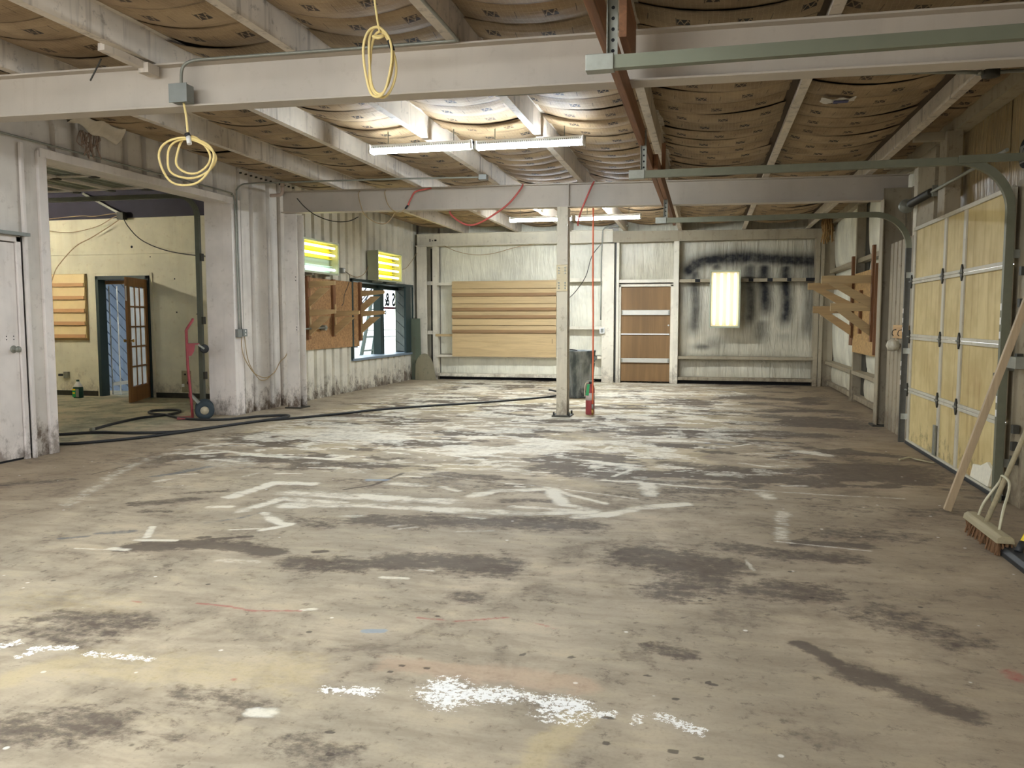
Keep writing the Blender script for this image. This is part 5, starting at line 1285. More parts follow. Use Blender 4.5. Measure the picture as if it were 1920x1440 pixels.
for y in (ya - 0.055, yb + 0.055):
    w = MB().lathe([(0.055, -0.028), (0.085, -0.034), (0.112, -0.028), (0.122, -0.010), (0.122, 0.010), (0.112, 0.028), (0.085, 0.034), (0.055, 0.028), (0.055, -0.028)], (-6.46, y, 0.122), 26, 'y').build('wheel', M_TYRE, t)
    MB().lathe([(0, -0.030), (0.02, -0.030), (0.024, -0.020), (0.054, -0.022), (0.054, 0.022), (0.024, 0.020), (0.02, 0.030), (0, 0.030)], (-6.46, y, 0.122), 20, 'y').build('hub', M_HUB, w)
MB().prism([(-6.645, 0.84), (-6.645, 0.985), (-6.55, 0.985), (-6.565, 0.90), (-6.60, 0.84)], 'y', ya - 0.012, ya - 0.004).build('gusset', M_RED, t)
MB().box(-6.65, -6.50, ya - 0.02, yb + 0.02, 0.985, 1.0).build('caster_plate', M_RED, t)
MB().bar((-6.515, ya - 0.01, 0.985), (-6.44, ya - 0.01, 0.93), 0.05, 0.022).build('caster_fork', M_STEEL, t)
MB().lathe([(0.0, -0.018), (0.045, -0.018), (0.058, -0.010), (0.058, 0.010), (0.045, 0.018), (0, 0.018)], (-6.44, ya - 0.01, 0.93), 22, 'y').build('caster_wheel', M_BLACK, t)
t.rotation_euler = (0, 0, math.radians(35)); t.location = (-6.555, 9.31, 0)

# ================================================================ HOSES on the floor
def fl(pts, z=0.016): return [(x, y, z) for x, y in pts]
cable('air_hose', 'long black hose lying across the floor to the centre column', fl([(-7.5, 6.55), (-6.9, 6.75), (-6.56, 6.94), (-6.38, 7.05), (-6.07, 7.48), (-5.88, 7.94), (-5.72, 8.53), (-5.56, 9.09), (-5.2, 9.58), (-4.85, 10.16), (-4.61, 10.63), (-4.11, 11.26), (-3.4, 11.98), (-2.73, 12.84), (-2.46, 13.37), (-2.5, 14.0), (-2.78, 14.46)]), 0.016, M_BLACK, 'hose', 8, 8)
o = cable('air_hose', 'looped black hose with bare metal end by the annex opening', fl([(-7.6, 7.2), (-7.1, 7.52), (-6.8, 7.77), (-6.36, 7.83), (-5.97, 8.0), (-5.80, 8.32), (-5.65, 8.78), (-5.46, 9.37), (-5.44, 9.72), (-5.6, 9.74), (-5.80, 9.58), (-6.08, 9.16), (-6.60, 9.12), (-7.15, 9.45), (-7.36, 9.5), (-7.57, 9.65), (-7.62, 9.88), (-7.40, 10.0), (-7.22, 9.86), (-7.12, 9.6), (-7.17, 9.30), (-7.24, 9.04), (-7.17, 8.5), (-7.03, 7.99)]), 0.017, M_BLACK, 'hose', 8, 8)
MB().cyl((-7.03, 7.99, 0.018), (-7.02, 7.93, 0.018), 0.021, n=10).build('coupling', M_STEEL, o)

# ================================================================ CORDS AND CONDUITS
t = thing('junction_box', 'grey junction box on the near beam above a hanging cord', 'junction box', (-3.61, 5.1, 2.83))
MB().box(-3.68, -3.545, 5.03, 5.115, 2.835, 2.955).build('box', M_GREY, t, 0.004)
MB().box(-3.685, -3.54, 5.022, 5.0295, 2.83, 2.96).build('cover', M_GREY, t, 0.002)
cable('conduit', 'thin steel conduit along the top of the near beam', [(-3.62, 5.08, 2.96), (-3.62, 5.085, 3.05), (-3.60, 5.09, 3.10), (-3.54, 5.095, 3.125), (-3.4, 5.095, 3.13), (-2.4, 5.095, 3.118), (-1.66, 5.095, 3.112), (-1.60, 5.08, 3.112), (-1.585, 5.02, 3.112), (-1.585, 4.2, 3.112)], 0.011, M_STEEL, 'conduit', 8, 4)
def loop(cxx, czz, rx, rz, y, ph=0.0, wob=0.06, dy=0.015, n=22):
    return [(cxx + rx * math.cos(a) * (1 + wob * math.sin(3 * a + ph)), y + dy * math.sin(2 * a + ph), czz + rz * math.sin(a) * (1 + wob * math.cos(2 * a + ph))) for a in [2 * math.pi * k / n for k in range(n)]]
t = thing('extension_cord', 'loosely coiled cream cord hanging from the beam junction box', 'cord', (-3.59, 5.07, 2.26))
MB().tube([(-3.60, 5.07, 2.835), (-3.585, 5.07, 2.75), (-3.575, 5.07, 2.64), (-3.57, 5.07, 2.60)], 0.008, 8, sub=5).build('lead', M_CORD, t)
for k, a in enumerate(((-3.60, 2.43, 0.215, 0.175, 0.3), (-3.585, 2.45, 0.195, 0.135, 1.6), (-3.575, 2.48, 0.135, 0.125, 2.4))):
    MB().tube(loop(*a[:4], 5.07 + 0.018 * k, a[4]), 0.008, 8, closed=True, sub=3).build('coil', M_CORD, t)
MB().cyl((-3.565, 5.06, 2.60), (-3.55, 5.05, 2.545), 0.017, n=10).build('plug', M_WHITEP, t)
MB().cyl((-3.575, 5.06, 2.62), (-3.565, 5.06, 2.60), 0.02, n=10).build('plug_cap', M_BLACK, t)
t = thing('extension_cord', 'tightly looped cream cord hanging from the roof before the beam', 'cord', (-1.935, 4.6, 2.63))
MB().tube([(-1.955, 4.6, 3.28), (-1.95, 4.6, 3.21), (-1.935, 4.6, 3.10), (-1.92, 4.6, 3.02)], 0.007, 8, sub=5).build('lead', M_CORD, t)
for k, a in enumerate(((-1.938, 2.85, 0.088, 0.215, 0.2), (-1.93, 2.86, 0.075, 0.20, 1.1), (-1.925, 2.84, 0.085, 0.185, 2.2))):
    MB().tube(loop(*a[:4], 4.6 + 0.015 * k, a[4]), 0.008, 8, closed=True, sub=3).build('coil', M_CORD, t)
MB().tube([(-1.96, 4.59, 3.0), (-1.925, 4.585, 2.985), (-1.90, 4.6, 3.0), (-1.925, 4.625, 3.01), (-1.96, 4.61, 3.0)], 0.009, 8, sub=3).build('tie_wrap', M_CORD, t)
MB().cyl((-1.87, 4.62, 2.98), (-1.85, 4.63, 2.92), 0.014, n=10).build('plug', M_BLACK, t)
cable('wire_rod', 'thin dark wire stub on the left of the near beam', [(-4.288, 5.10, 3.198), (-4.33, 5.09, 3.12), (-4.373, 5.08, 3.042)], 0.006, M_DARKST)

cable('conduit', 'thin conduit running along the left wall above the opening', [(-6.19, 4.0, 2.99), (-6.19, 6.1, 2.992), (-6.19, 8.0, 2.996), (-6.19, 9.55, 2.998), (-6.19, 9.68, 2.98), (-6.19, 9.74, 2.92), (-6.19, 9.76, 2.5), (-6.19, 9.76, 1.8), (-6.19, 9.77, 1.18)], 0.010, M_STEEL, 'conduit', 8, 4)
cable('conduit', 'steel conduit from the wall outlet box up and across the purlins', [(-6.185, 9.82, 1.18), (-6.185, 9.80, 2.0), (-6.185, 9.79, 2.95), (-6.17, 9.78, 3.06), (-6.08, 9.76, 3.115), (-5.9, 9.75, 3.125), (-5.0, 9.75, 3.115), (-3.8, 9.75, 3.10), (-2.76, 9.80, 3.085)], 0.011, M_STEEL, 'conduit', 8, 4)
one(MB().box(-2.78, -2.68, 9.75, 9.85, 3.05, 3.112), 'junction_box', M_GREY, 'small box on the third purlin at the conduit end', 'junction box', 0.003)
t = thing('outlet_box', 'grey double outlet box on the ribbed wall beside the opening', 'outlet', (-6.2, 9.8, 1.06))
MB().box(-6.215, -6.16, 9.70, 9.80, 1.07, 1.18).build('box', M_GREY, t, 0.004)
MB().box(-6.215, -6.15, 9.81, 9.91, 1.08, 1.18).build('receptacle', M_GREY, t, 0.004)
mb = MB()
for z in (1.155, 1.11): mb.cyl((-6.1495, 9.86, z), (-6.146, 9.86, z), 0.014, n=10)
mb.build('socket_faces', M_WHITEP, t)
cable('cable', 'tan cable looping from the wall outlet box to the left column', [(-6.17, 9.80, 1.07), (-6.17, 9.79, 0.95), (-6.17, 9.84, 0.80), (-6.16, 9.95, 0.66), (-6.16, 10.10, 0.545), (-6.16, 10.37, 0.475), (-6.16, 10.62, 0.54), (-6.13, 10.72, 0.68), (-6.05, 10.80, 0.82), (-6.03, 10.80, 1.2), (-6.035, 10.80, 2.0), (-6.035, 10.80, 2.75)], 0.007, M_CORD2)
cable('cable', 'thinner tan cable hanging inside the outlet cable loop', [(-6.165, 9.86, 1.08), (-6.165, 9.88, 0.95), (-6.16, 9.92, 0.76), (-6.16, 10.02, 0.62), (-6.155, 10.2, 0.46), (-6.155, 10.38, 0.45), (-6.155, 10.55, 0.52)], 0.006, M_CORD2)
t = thing('drain_pipe', 'short pinkish drain elbow above the left column', 'pipe', (-6.05, 10.66, 3.0))
MB().tube([(-6.16, 10.62, 3.10), (-6.06, 10.62, 3.10), (-5.99, 10.62, 3.115), (-5.965, 10.62, 3.16), (-5.965, 10.62, 3.22)], 0.026, 10, sub=3).build('elbow', plain('pinkish_pipe', (186, 166, 150), 0.5), t)
MB().cyl((-5.965, 10.62, 3.22), (-5.965, 10.62, 3.30), 0.032, n=12).build('collar', MATS['pinkish_pipe'], t)

cable('conduit', 'steel conduit crossing the purlins behind the brown lumber', [(-1.66, 6.33, 3.10), (-1.2, 6.31, 3.09), (-0.55, 6.29, 3.09), (0.2, 6.30, 3.085), (0.8, 6.33, 3.08), (1.5, 6.40, 3.075), (1.85, 6.44, 3.06)], 0.014, M_STEEL, 'conduit', 8, 3)
t = thing('junction_box', 'dark octagonal junction box on the rightmost purlin', 'junction box', (1.95, 6.45, 3.0))
MB().lathe([(0, 0), (0.06, 0), (0.062, 0.01), (0.062, 0.055), (0.05, 0.06), (0, 0.06)], (1.93, 6.46, 3.03), 8).build('box', M_DARKST, t)
MB().cyl((1.84, 6.445, 3.06), (1.875, 6.45, 3.06), 0.02, n=10).build('connector', M_STEEL, t)
cable('conduit', 'short conduit bending from the dark junction box to the right wall', [(1.98, 6.46, 3.06), (2.1, 6.46, 3.06), (2.2, 6.45, 3.04), (2.26, 6.43, 2.96)], 0.014, M_STEEL, 'conduit', 8, 4)
cable('conduit', 'small conduit dropping down the back wall beside the middle post', [(-1.55, 16.5, 3.2), (-1.75, 16.5, 3.2), (-1.98, 16.5, 3.19), (-2.06, 16.52, 3.14), (-2.08, 16.53, 3.05), (-2.10, 16.54, 2.5), (-2.105, 16.54, 1.3)], 0.014, M_STEEL, 'conduit', 8, 4)
t = thing('outlet_box', 'white outlet box on the middle post of the back wall', 'outlet', (-2.05, 16.5, 1.05))
MB().box(-2.12, -2.02, 16.50, 16.555, 1.02, 1.14).build('box', M_WHITEP, t, 0.003)
MB().box(-2.10, -2.04, 16.494, 16.4995, 1.04, 1.12).build('receptacle', M_GREY, t)
cable('cable', 'thin dark cable curving down the back wall behind the column', [(-2.12, 16.54, 2.84), (-2.3, 16.53, 2.6), (-2.42, 16.53, 2.2), (-2.62, 16.53, 1.9), (-2.85, 16.53, 1.65), (-2.93, 16.53, 1.35), (-2.90, 16.53, 1.25)], 0.008, M_DARKST)
cable('cable', 'thin dark cable sagging below the left back header', [(-5.5, 16.57, 2.888), (-5.2, 16.52, 2.76), (-4.8, 16.52, 2.68), (-4.4, 16.52, 2.70), (-3.9, 16.52, 2.82), (-3.5, 16.57, 2.888)], 0.007, M_CORD2)

cable('red_air_hose', 'red hose swagged across the second beam', [(-2.42, 10.66, 3.12), (-2.447, 10.60, 3.04), (-2.63, 10.60, 2.843), (-2.966, 10.60, 2.64), (-3.155, 10.60, 2.595), (-3.3, 10.60, 2.65), (-3.421, 10.62, 2.747), (-3.45, 10.66, 2.795)], 0.013, M_REDHOSE, 'hose')
cable('red_air_hose', 'red hose running down the second beam above the far lights', [(-1.46, 10.66, 3.12), (-1.49, 10.60, 3.04), (-1.56, 10.60, 2.88), (-1.618, 10.60, 2.741), (-1.66, 10.60, 2.60), (-1.67, 10.66, 2.56)], 0.012, M_REDHOSE, 'hose')
t = thing('red_air_hose', 'short red hose joined to a tan cable on the second beam', 'hose', (-4.1, 10.6, 2.8))
MB().tube([(-3.72, 10.66, 3.12), (-3.78, 10.60, 3.10), (-3.93, 10.60, 3.07), (-4.0, 10.60, 2.97), (-4.04, 10.60, 2.889)], 0.012, 8, sub=5).build('hose', M_REDHOSE, t)
MB().cyl((-4.04, 10.60, 2.889), (-4.08, 10.60, 2.845), 0.014, n=10).build('coupling', M_BLACK, t)
MB().tube([(-4.08, 10.60, 2.845), (-4.14, 10.60, 2.80), (-4.22, 10.60, 2.80), (-4.33, 10.60, 2.90), (-4.385, 10.61, 3.06), (-4.39, 10.66, 3.12)], 0.007, 7, sub=5).build('tail_cable', M_CORD2, t)
cable('cable', 'tan cable hanging over the left end of the second beam', [(-4.78, 10.66, 3.12), (-4.778, 10.60, 3.06), (-4.74, 10.60, 2.90), (-4.678, 10.60, 2.77), (-4.5, 10.60, 2.66), (-4.35, 10.60, 2.66), (-4.25, 10.64, 2.80)], 0.007, M_CORD2)
cable('cable', 'dark cable drooping from the left column past the window wall', [(-5.75, 10.64, 3.05), (-5.62, 10.62, 2.92), (-5.45, 10.62, 2.80), (-5.2, 10.62, 2.71), (-4.95, 10.62, 2.70), (-4.8, 10.64, 2.76)], 0.007, M_DARKST)

# ================================================================ SHELF RACK on the left wall
def bracket(t, y, xw, sgn, ztop, tip, drop, th=0.038, arm_h=0.11, mat=M_ARM):
    """arm and diagonal brace; sgn is the direction from wall into the room"""
    x1 = tip
    a = MB(); a.prism([(xw, ztop - arm_h), (x1, ztop - arm_h * 0.55), (x1, ztop), (xw, ztop)] if sgn > 0 else [(xw, ztop - arm_h), (x1, ztop - arm_h), (x1, ztop), (xw, ztop)], 'y', y - th / 2, y + th / 2)
    a.build('arm', mat, t, 0.002)
    xm = x1 - sgn * 0.12
    b = MB(); dz = 0.085
    b.prism([(xw, ztop - drop), (xm + sgn * 0.04, ztop - arm_h), (xm - sgn * 0.14, ztop - arm_h + 0.0), (xw, ztop - drop + 0.15)], 'y', y - th / 2 - 0.012, y + th / 2 - 0.012)
    b.build('brace', mat, t, 0.002)
t = thing('shelf_rack', 'brown strand board with wooden shelf arms on the left wall', 'rack', (-6.2, 12.6, 0.81))
MB().box(-6.218, -6.198, 11.30, 12.80, 1.45, 1.985).build('strand_board', M_OSB, t)
MB().box(-6.218, -6.198, 12.803, 13.70, 1.45, 1.985).build('strand_board', M_OSB, t)
MB().box(-6.218, -6.198, 11.30, 13.70, 0.82, 1.447).build('strand_board', M_OSB, t)
for y, z0, z1 in ((11.72, 1.0, 2.0), (12.62, 1.02, 1.99), (13.71, 0.92, 1.99)):
    MB().box(-6.196, -6.155, y - 0.045, y + 0.045, z0, z1).build('upright', M_ARMD, t, 0.002)
    MB().box(-6.154, -6.135, y - 0.02, y + 0.02, z0 + 0.05, z1 - 0.42).build('upright_strip', M_ARM, t, 0.002)
for y, zs in ((11.72, (1.92, 1.47)), (12.62, (1.46,)), (13.71, (1.84, 1.47))):
    for z in zs: bracket(t, y, -6.154, 1, z, -5.70, 0.42)
t = thing('wall_pipe', 'short horizontal steel pipe with fitting on the left shelf board', 'pipe', (-6.15, 11.9, 1.17))
MB().cyl((-6.12, 11.30, 1.16), (-6.12, 12.14, 1.175), 0.015, n=10).build('pipe', M_STEEL, t)
MB().cyl((-6.12, 12.12, 1.175), (-6.12, 12.20, 1.175), 0.038, n=14).build('fitting', M_STEEL, t)
MB().cyl((-6.196, 12.16, 1.175), (-6.09, 12.16, 1.175), 0.045, n=14).build('flange', M_STEEL, t)
t = thing('outlet_box', 'small grey outlet box between the two wall lights', 'outlet', (-6.2, 13.0, 2.13))
MB().box(-6.225, -6.16, 12.96, 13.08, 2.12, 2.21).build('box', M_GREY, t, 0.003)
MB().box(-6.159, -6.15, 12.99, 13.05, 2.135, 2.195).build('receptacle', M_WHITEP, t)
cable('cable', 'thin cable sagging from the outlet box to the yellow light', [(-6.17, 13.08, 2.16), (-6.17, 13.3, 2.10), (-6.17, 13.6, 2.08), (-6.17, 13.9, 2.16), (-6.17, 14.15, 2.35), (-6.19, 14.25, 2.5)], 0.007, M_CORD2)
cable('cable', 'thin dark cable dropping from the outlet box over the shelf board', [(-6.16, 13.06, 2.15), (-6.14, 13.2, 2.08), (-6.14, 13.12, 1.9), (-6.15, 13.0, 1.75), (-6.15, 12.95, 1.60), (-6.15, 12.88, 1.55)], 0.006, M_DARKST)
cable('cable', 'thin cable from the yellow light to the back corner', [(-6.0, 15.3, 2.40), (-6.15, 15.6, 2.34), (-6.17, 16.0, 2.38), (-6.17, 16.3, 2.52), (-6.12, 16.58, 2.75)], 0.006, M_CORD2)

# boards leaning in the far left corner
one(MB().prism([(-6.20, 0.0), (-5.98, 0.0), (-5.99, 0.62), (-6.005, 1.33), (-6.215, 1.33)], 'y', 16.40, 16.42), 'leaning_board', M_GREENB, 'tall grey-green board leaning in the far left corner', 'board', 0.002)
pts = [(-6.08, 0.0)] + [(-5.87 + 0.215 * math.cos(a), 0.22 + 0.36 * math.sin(a)) for a in [math.pi - 0.35 - (math.pi - 0.55) * k / 10 for k in range(11)]] + [(-5.60, 0.0)]
one(MB().prism(pts, 'y', 16.28, 16.30), 'leaning_board', M_TANB, 'round-topped dirty tan board leaning beside the taller green one', 'board', 0.002)

# ================================================================ CENTRE: bin, extinguisher, hanging hose
t = thing('trash_can', 'paint-smeared grey trash can behind the centre column', 'trash can', (-2.04, 13.35, 0))
MB().lathe([(0, 0.005), (0.185, 0.005), (0.19, 0.0), (0.195, 0.02), (0.235, 0.60), (0.25, 0.605), (0.256, 0.76), (0.268, 0.775), (0.268, 0.795), (0.25, 0.795), (0.245, 0.76), (0.225, 0.60), (0.18, 0.03), (0, 0.03)], (-2.04, 13.35, 0), 30).build('body', M_BIN, t)
MB().box(-1.805, -1.76, 13.30, 13.40, 0.63, 0.70).build('handle', M_BIN, t, 0.006)
mb = MB()
for k in range(8):
    a = 2 * math.pi * k / 8 + 0.2
    mb.bar((-2.04 + 0.200 * math.cos(a), 13.35 + 0.200 * math.sin(a), 0.05), (-2.04 + 0.236 * math.cos(a), 13.35 + 0.236 * math.sin(a), 0.58), 0.02, 0.012)
mb.build('rib_set', M_BIN, t)
MB().tube([(-2.24, 13.2, 0.80), (-2.15, 13.12, 0.815), (-2.05, 13.10, 0.80)], 0.010, 7, sub=4).build('liner_edge', M_BLACK, t)

t = thing('fire_extinguisher', 'dusty red fire extinguisher with green tag on the floor', 'extinguisher', (-1.535, 10.98, 0))
ex, ey = -1.535, 10.98
MB().lathe([(0, 0.0), (0.058, 0.0), (0.062, 0.01), (0.062, 0.36), (0.055, 0.395), (0.03, 0.42), (0.022, 0.425)], (ex, ey, 0), 22).build('cylinder', M_RED, t)
MB().lathe([(0.063, 0.20), (0.0635, 0.20), (0.0635, 0.30), (0.063, 0.30)], (ex, ey, 0), 22).build('label', plain('worn_grey_label', (196, 182, 174), 0.6), t)
MB().cyl((ex, ey, 0.42), (ex, ey, 0.455), 0.02, n=10).build('valve', M_BLACK, t)
MB().bar((ex - 0.05, ey - 0.01, 0.462), (ex + 0.06, ey - 0.01, 0.475), 0.018, 0.01).build('lever', M_STEEL, t)
MB().tube([(ex - 0.015, ey, 0.445), (ex - 0.06, ey - 0.01, 0.43), (ex - 0.072, ey - 0.02, 0.34), (ex - 0.07, ey - 0.02, 0.25)], 0.008, 7, sub=4).build('hose', M_HUB, t)
MB().prism([(ex - 0.055, 0.27), (ex - 0.01, 0.27), (ex + 0.005, 0.43), (ex - 0.035, 0.42)], 'y', ey - 0.072, ey - 0.069).build('green_tag', M_GREEN, t)
t = thing('hanging_hose', 'orange air hose hanging straight down from the second beam', 'hose', (-1.485, 10.84, 0.02))
MB().tube([(-1.49, 10.82, 2.80), (-1.49, 10.82, 2.62), (-1.487, 10.82, 1.9), (-1.478, 10.82, 1.2), (-1.478, 10.82, 0.16)], 0.011, 8, sub=4).build('hose', M_ORANGE, t)
MB().cyl((-1.478, 10.82, 0.16), (-1.478, 10.82, 0.09), 0.013, n=10).build('coupling', M_STEEL, t)
MB().cyl((-1.478, 10.82, 0.09), (-1.478, 10.82, 0.012), 0.017, 0.013, n=10).build('fitting', M_BRASS, t)

# ================================================================ RIGHT: shelf rack, hook board, tools
t = thing('shelf_rack', 'pale strand board with two pairs of wooden shelf arms on right wall', 'rack', (2.25, 12.9, 0.8))
MB().box(2.268, 2.285, 11.90, 13.60, 0.80, 2.02).build('strand_board', M_OSB2, t)
MB().box(2.255, 2.267, 13.60, 13.86, 0.90, 2.0).build('side_strip', M_ARMD, t)
for y, z0, z1 in ((12.03, 1.0, 2.34), (13.62, 1.02, 2.30), (12.9, 1.1, 1.75)):
    MB().box(2.225, 2.2665, y - 0.045, y + 0.045, z0, z1).build('upright', M_ARMD, t, 0.002)
MB().box(2.24, 2.29, 11.86, 11.895, 0.82, 2.08).build('edge_board', M_ARMD, t, 0.002)
bracket(t, 12.05, 2.224, -1, 1.925, 1.575, 0.46); bracket(t, 12.05, 2.224, -1, 1.54, 1.705, 0.46)
bracket(t, 13.55, 2.224, -1, 1.89, 1.57, 0.46); bracket(t, 13.55, 2.224, -1, 1.52, 1.655, 0.46)
t = thing('hook_board', 'small pine board with hooks beside the overhead door track', 'hook board', (2.12, 9.8, 1.1))
MB().box(2.115, 2.148, 9.45, 10.08, 1.10, 1.25).build('board', M_PINE_Y, t, 0.002)
for y in (9.62, 9.9): MB().tube([(2.112, y, 1.20), (2.08, y, 1.19), (2.07, y, 1.15), (2.085, y, 1.13)], 0.005, 6, sub=3).build('hook', M_DARKST, t)
mb = MB(); mb.lathe([(0, -0.06), (0.05, -0.05), (0.075, -0.01), (0.06, 0.04), (0.02, 0.065), (0, 0.07)], (2.075, 9.86, 1.02), 10)
mb.v = [(x + random.uniform(-.008, .008), y + random.uniform(-.01, .01), z + random.uniform(-.01, .01)) for x, y, z in mb.v]
one(mb, 'rag_bundle', M_VINYLR, 'crumpled pale rag bundle hanging below the hook board', 'rag')

one(MB().bar((1.635, 5.95, 0.012), (2.165, 5.78, 2.0), 0.046, 0.034, up=(0, 1, 0)), 'leaning_lumber', M_LUMBER2, 'pale wooden stud leaning against the wall by the overhead door', 'lumber', 0.003)

t = thing('push_broom', 'wide push broom with dusty wooden block leaning on the right wall', 'broom', (1.64, 5.17, 0))
bq = MB(); bq.prism([(1.595, 0.075), (1.69, 0.075), (1.685, 0.105), (1.665, 0.118), (1.62, 0.118), (1.60, 0.105)], 'y', 4.87, 5.47); bq.build('block', M_GREYWOOD, t, 0.004)
br = MB()
for k in range(260):
    y = random.uniform(4.88, 5.46); x = random.uniform(1.605, 1.68)
    dx, dy = random.uniform(-0.03, 0.02), random.uniform(-0.02, 0.02)
    br.bar((x, y, 0.08), (x + dx, y + dy, 0.003), 0.007, 0.007)
b = br.build('bristles', M_BRISTLE, t, kind='stuff')
H0, H1 = Vector((1.645, 5.22, 0.10)), Vector((2.16, 5.60, 1.18))
MB().cyl(H0, H1, 0.0145, n=10).build('handle', M_GREYWOOD, t)
ap = H0 + (H1 - H0) * 0.24
MB().tube([(1.655, 5.38, 0.11), (1.68, 5.37, 0.20), (ap.x - 0.01, ap.y + 0.06, ap.z - 0.03), (ap.x - 0.015, ap.y, ap.z + 0.02), (ap.x, ap.y - 0.08, ap.z - 0.02), (1.68, 5.05, 0.22), (1.655, 5.02, 0.11)], 0.008, 7, sub=4).build('brace_wire', plain('pale_wire', (196, 190, 160), 0.5, 0.2), t)
t = thing('squeegee', 'floor squeegee with black blade and yellow handle', 'squeegee', (1.66, 4.8, 0))
MB().prism([(1.63, 0.0), (1.645, 0.0), (1.66, 0.03), (1.70, 0.035), (1.70, 0.055), (1.64, 0.055), (1.625, 0.03)], 'y', 4.42, 4.98).build('blade', M_BLACK, t, 0.003)
MB().cyl((1.68, 4.80, 0.05), (1.712, 4.838, 0.10), 0.022, 0.016, n=10).build('socket', M_BLACK, t)
MB().cyl((1.708, 4.833, 0.095), (2.165, 5.37, 0.62), 0.013, n=10).build('handle', M_YELLOWP, t)

# torn insulation above the left opening
mb = MB(); mb.grid(lambda u, v: (-6.17 + 0.22 * u + 0.02 * math.sin(7 * v), 6.75 + 0.62 * v + 0.03 * math.sin(9 * u), 3.30 - 0.15 * math.sin(math.pi * u) ** 2 * (0.4 + 0.6 * v) - 0.02 * math.sin(11 * v + 5 * u)), 10, 10)
one(mb, 'torn_insulation', plain('pale_torn_facing', (196, 184, 164), 0.7, 0, 0.2, 14), 'torn pale insulation flap above the left opening', 'insulation')
mb = MB()
for k in range(26):
    a = random.uniform(0, 6.28); r = random.uniform(0, 0.10)
    p = (-6.12 + 0.4 * r * math.cos(a), 7.05 + r * 1.6 * math.sin(a), 3.20)
    mb.tube([p, (p[0] + random.uniform(-.03, .03), p[1] + random.uniform(-.05, .05), p[2] - random.uniform(.05, .17)), (p[0] + random.uniform(-.05, .05), p[1] + random.uniform(-.06, .06), p[2] - random.uniform(.1, .26))], 0.006, 5, sub=3)
one(mb, 'insulation_fluff', plain('grey_pink_fluff', (150, 128, 112), 0.9, 0, 0.2, 30), 'hanging tufts of insulation fluff on the left wall', 'insulation')
mb = MB()
for k in range(30):
    p = (2.12 + random.uniform(0, .16), 16.2 + random.uniform(-.1, .2), 3.22)
    mb.tube([p, (p[0] + random.uniform(-.05, .05), p[1] + random.uniform(-.05, .05), p[2] - random.uniform(.08, .25)), (p[0] + random.uniform(-.05, .05), p[1] + random.uniform(-.05, .05), p[2] - random.uniform(.2, .5))], 0.012, 5, sub=3)
one(mb, 'insulation_fluff', plain('brown_paper_fluff', (158, 124, 78), 0.9, 0, 0.25, 30), 'brown shreds of insulation hanging in the far right corner', 'insulation')

mb = MB(); mb.grid(lambda u, v: (0.92 + 0.28 * u, 7.36 + 0.14 * v + 0.02 * math.sin(9 * u), 3.185 - 0.02 * math.sin(math.pi * u) + 0.006 * math.sin(14 * u + 9 * v)), 10, 5)
t = thing('torn_facing', 'torn white patch with blue print on the right ceiling insulation', 'insulation', (1.06, 7.43, 3.15))
mb.build('white_patch', plain('torn_white_paper', (206, 200, 190), 0.7, 0, 0.2, 40), t)
MB().box(1.02, 1.14, 7.39, 7.46, 3.154, 3.158).build('blue_print', plain('blue_print_ink', (70, 70, 110), 0.6, 0, 0.2, 60), t)
cable('wire_rod', 'thin black wire dangling from the ceiling right of the lumber', [(-0.16, 4.55, 3.26), (-0.12, 4.55, 3.20), (-0.06, 4.56, 3.22), (-0.02, 4.57, 3.16), (0.02, 4.58, 3.11)], 0.005, M_DARK)

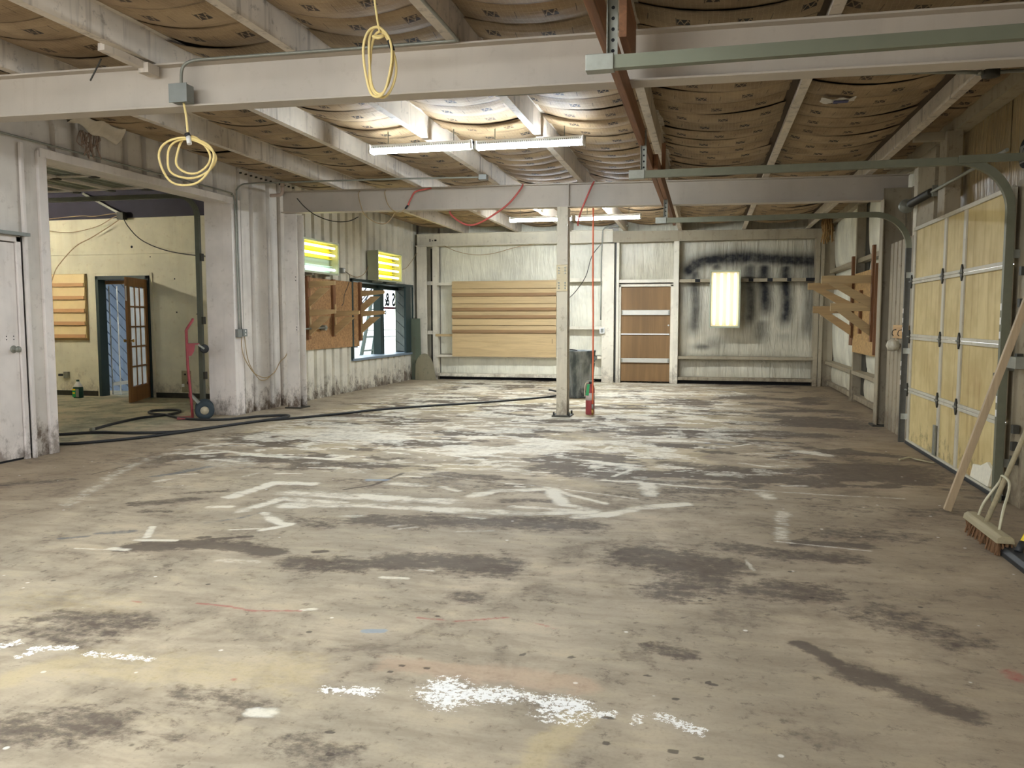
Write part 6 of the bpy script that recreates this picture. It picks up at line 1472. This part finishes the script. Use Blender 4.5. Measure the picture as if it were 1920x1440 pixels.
# ================================================================ OUTSIDE the window
gd = MB().box(-40, -6.62, -30, 60, -0.16, -0.10).build('ground_outside', plain('pale_pavement', (150, 150, 148), 0.8, 0, 0.06, 1.0), kind='structure')
gd2 = MB().box(-6.62, 30, 17.3, 60, -0.16, -0.10).build('ground_behind', MATS['pale_pavement'], kind='structure')
gd3 = MB().box(-40, 30, -40, -3.0, -0.16, -0.02).build('ground_yard', MATS['pale_pavement'], kind='structure')
gd4 = MB().box(3.2, 30, -3.0, 17.3, -0.16, -0.05).build('ground_right', MATS['pale_pavement'], kind='structure')
t = thing('step_ladder', 'grey-green ladder standing outside the window', 'ladder', (-7.2, 16.4, -0.1))
M_LAD = plain('grey_green_ladder_rail', (66, 86, 82), 0.5, 0, 0.1)
R0 = [Vector((-7.1, 15.46, -0.10)), Vector((-7.1, 16.38, 1.75))]; R1 = [Vector((-7.1, 16.14, -0.10)), Vector((-7.1, 16.82, 1.75))]
R1b = [Vector((-7.25, 17.1, -0.10)), Vector((-7.14, 16.85, 1.75))]
for a, b in (R0, R1): MB().bar(a, b, 0.04, 0.10, up=(0, 1, 0)).build('rail', M_LAD, t)
MB().bar(R1b[0], R1b[1], 0.03, 0.06, up=(0, 1, 0)).build('rail', M_LAD, t)
for k in range(6):
    f = 0.08 + k * 0.16
    MB().bar(R0[0].lerp(R0[1], f), R1[0].lerp(R1[1], f), 0.05, 0.03).build('step', M_LAD, t)
t = thing('bare_tree', 'leafless grey tree in the yard outside the window', 'tree', (-17, 37, -0.1))
tr = MB(); tr.tube([(-17, 37, -0.12), (-17.05, 37, 1.2), (-17, 37.1, 2.6)], 0.16, 8, sub=3)
tr.build('trunk', plain('grey_bark', (54, 54, 60), 0.8), t)
br = MB()
for k in range(26):
    a = random.uniform(0, 6.28); h = random.uniform(0.8, 2.5); L = random.uniform(0.8, 2.0)
    br.tube([(-17, 37, h), (-17 + L * .5 * math.cos(a), 37 + L * .5 * math.sin(a), h + L * .55), (-17 + L * math.cos(a), 37 + L * math.sin(a), h + L * 1.15)], 0.03, 5, sub=2)
br.build('branches', MATS['grey_bark'], t)
one(MB().box(-21.0, -20.8, 30, 60, 0.55, 0.62).box(-21.0, -20.8, 30, 60, 0.1, 0.17).box(-21, -20.8, 34, 34.15, -0.1, 0.7).box(-21, -20.8, 40, 40.15, -0.1, 0.7).box(-21, -20.8, 46, 46.15, -0.1, 0.7), 'yard_fence', M_GREY, 'low grey rail fence across the yard outside', 'fence')
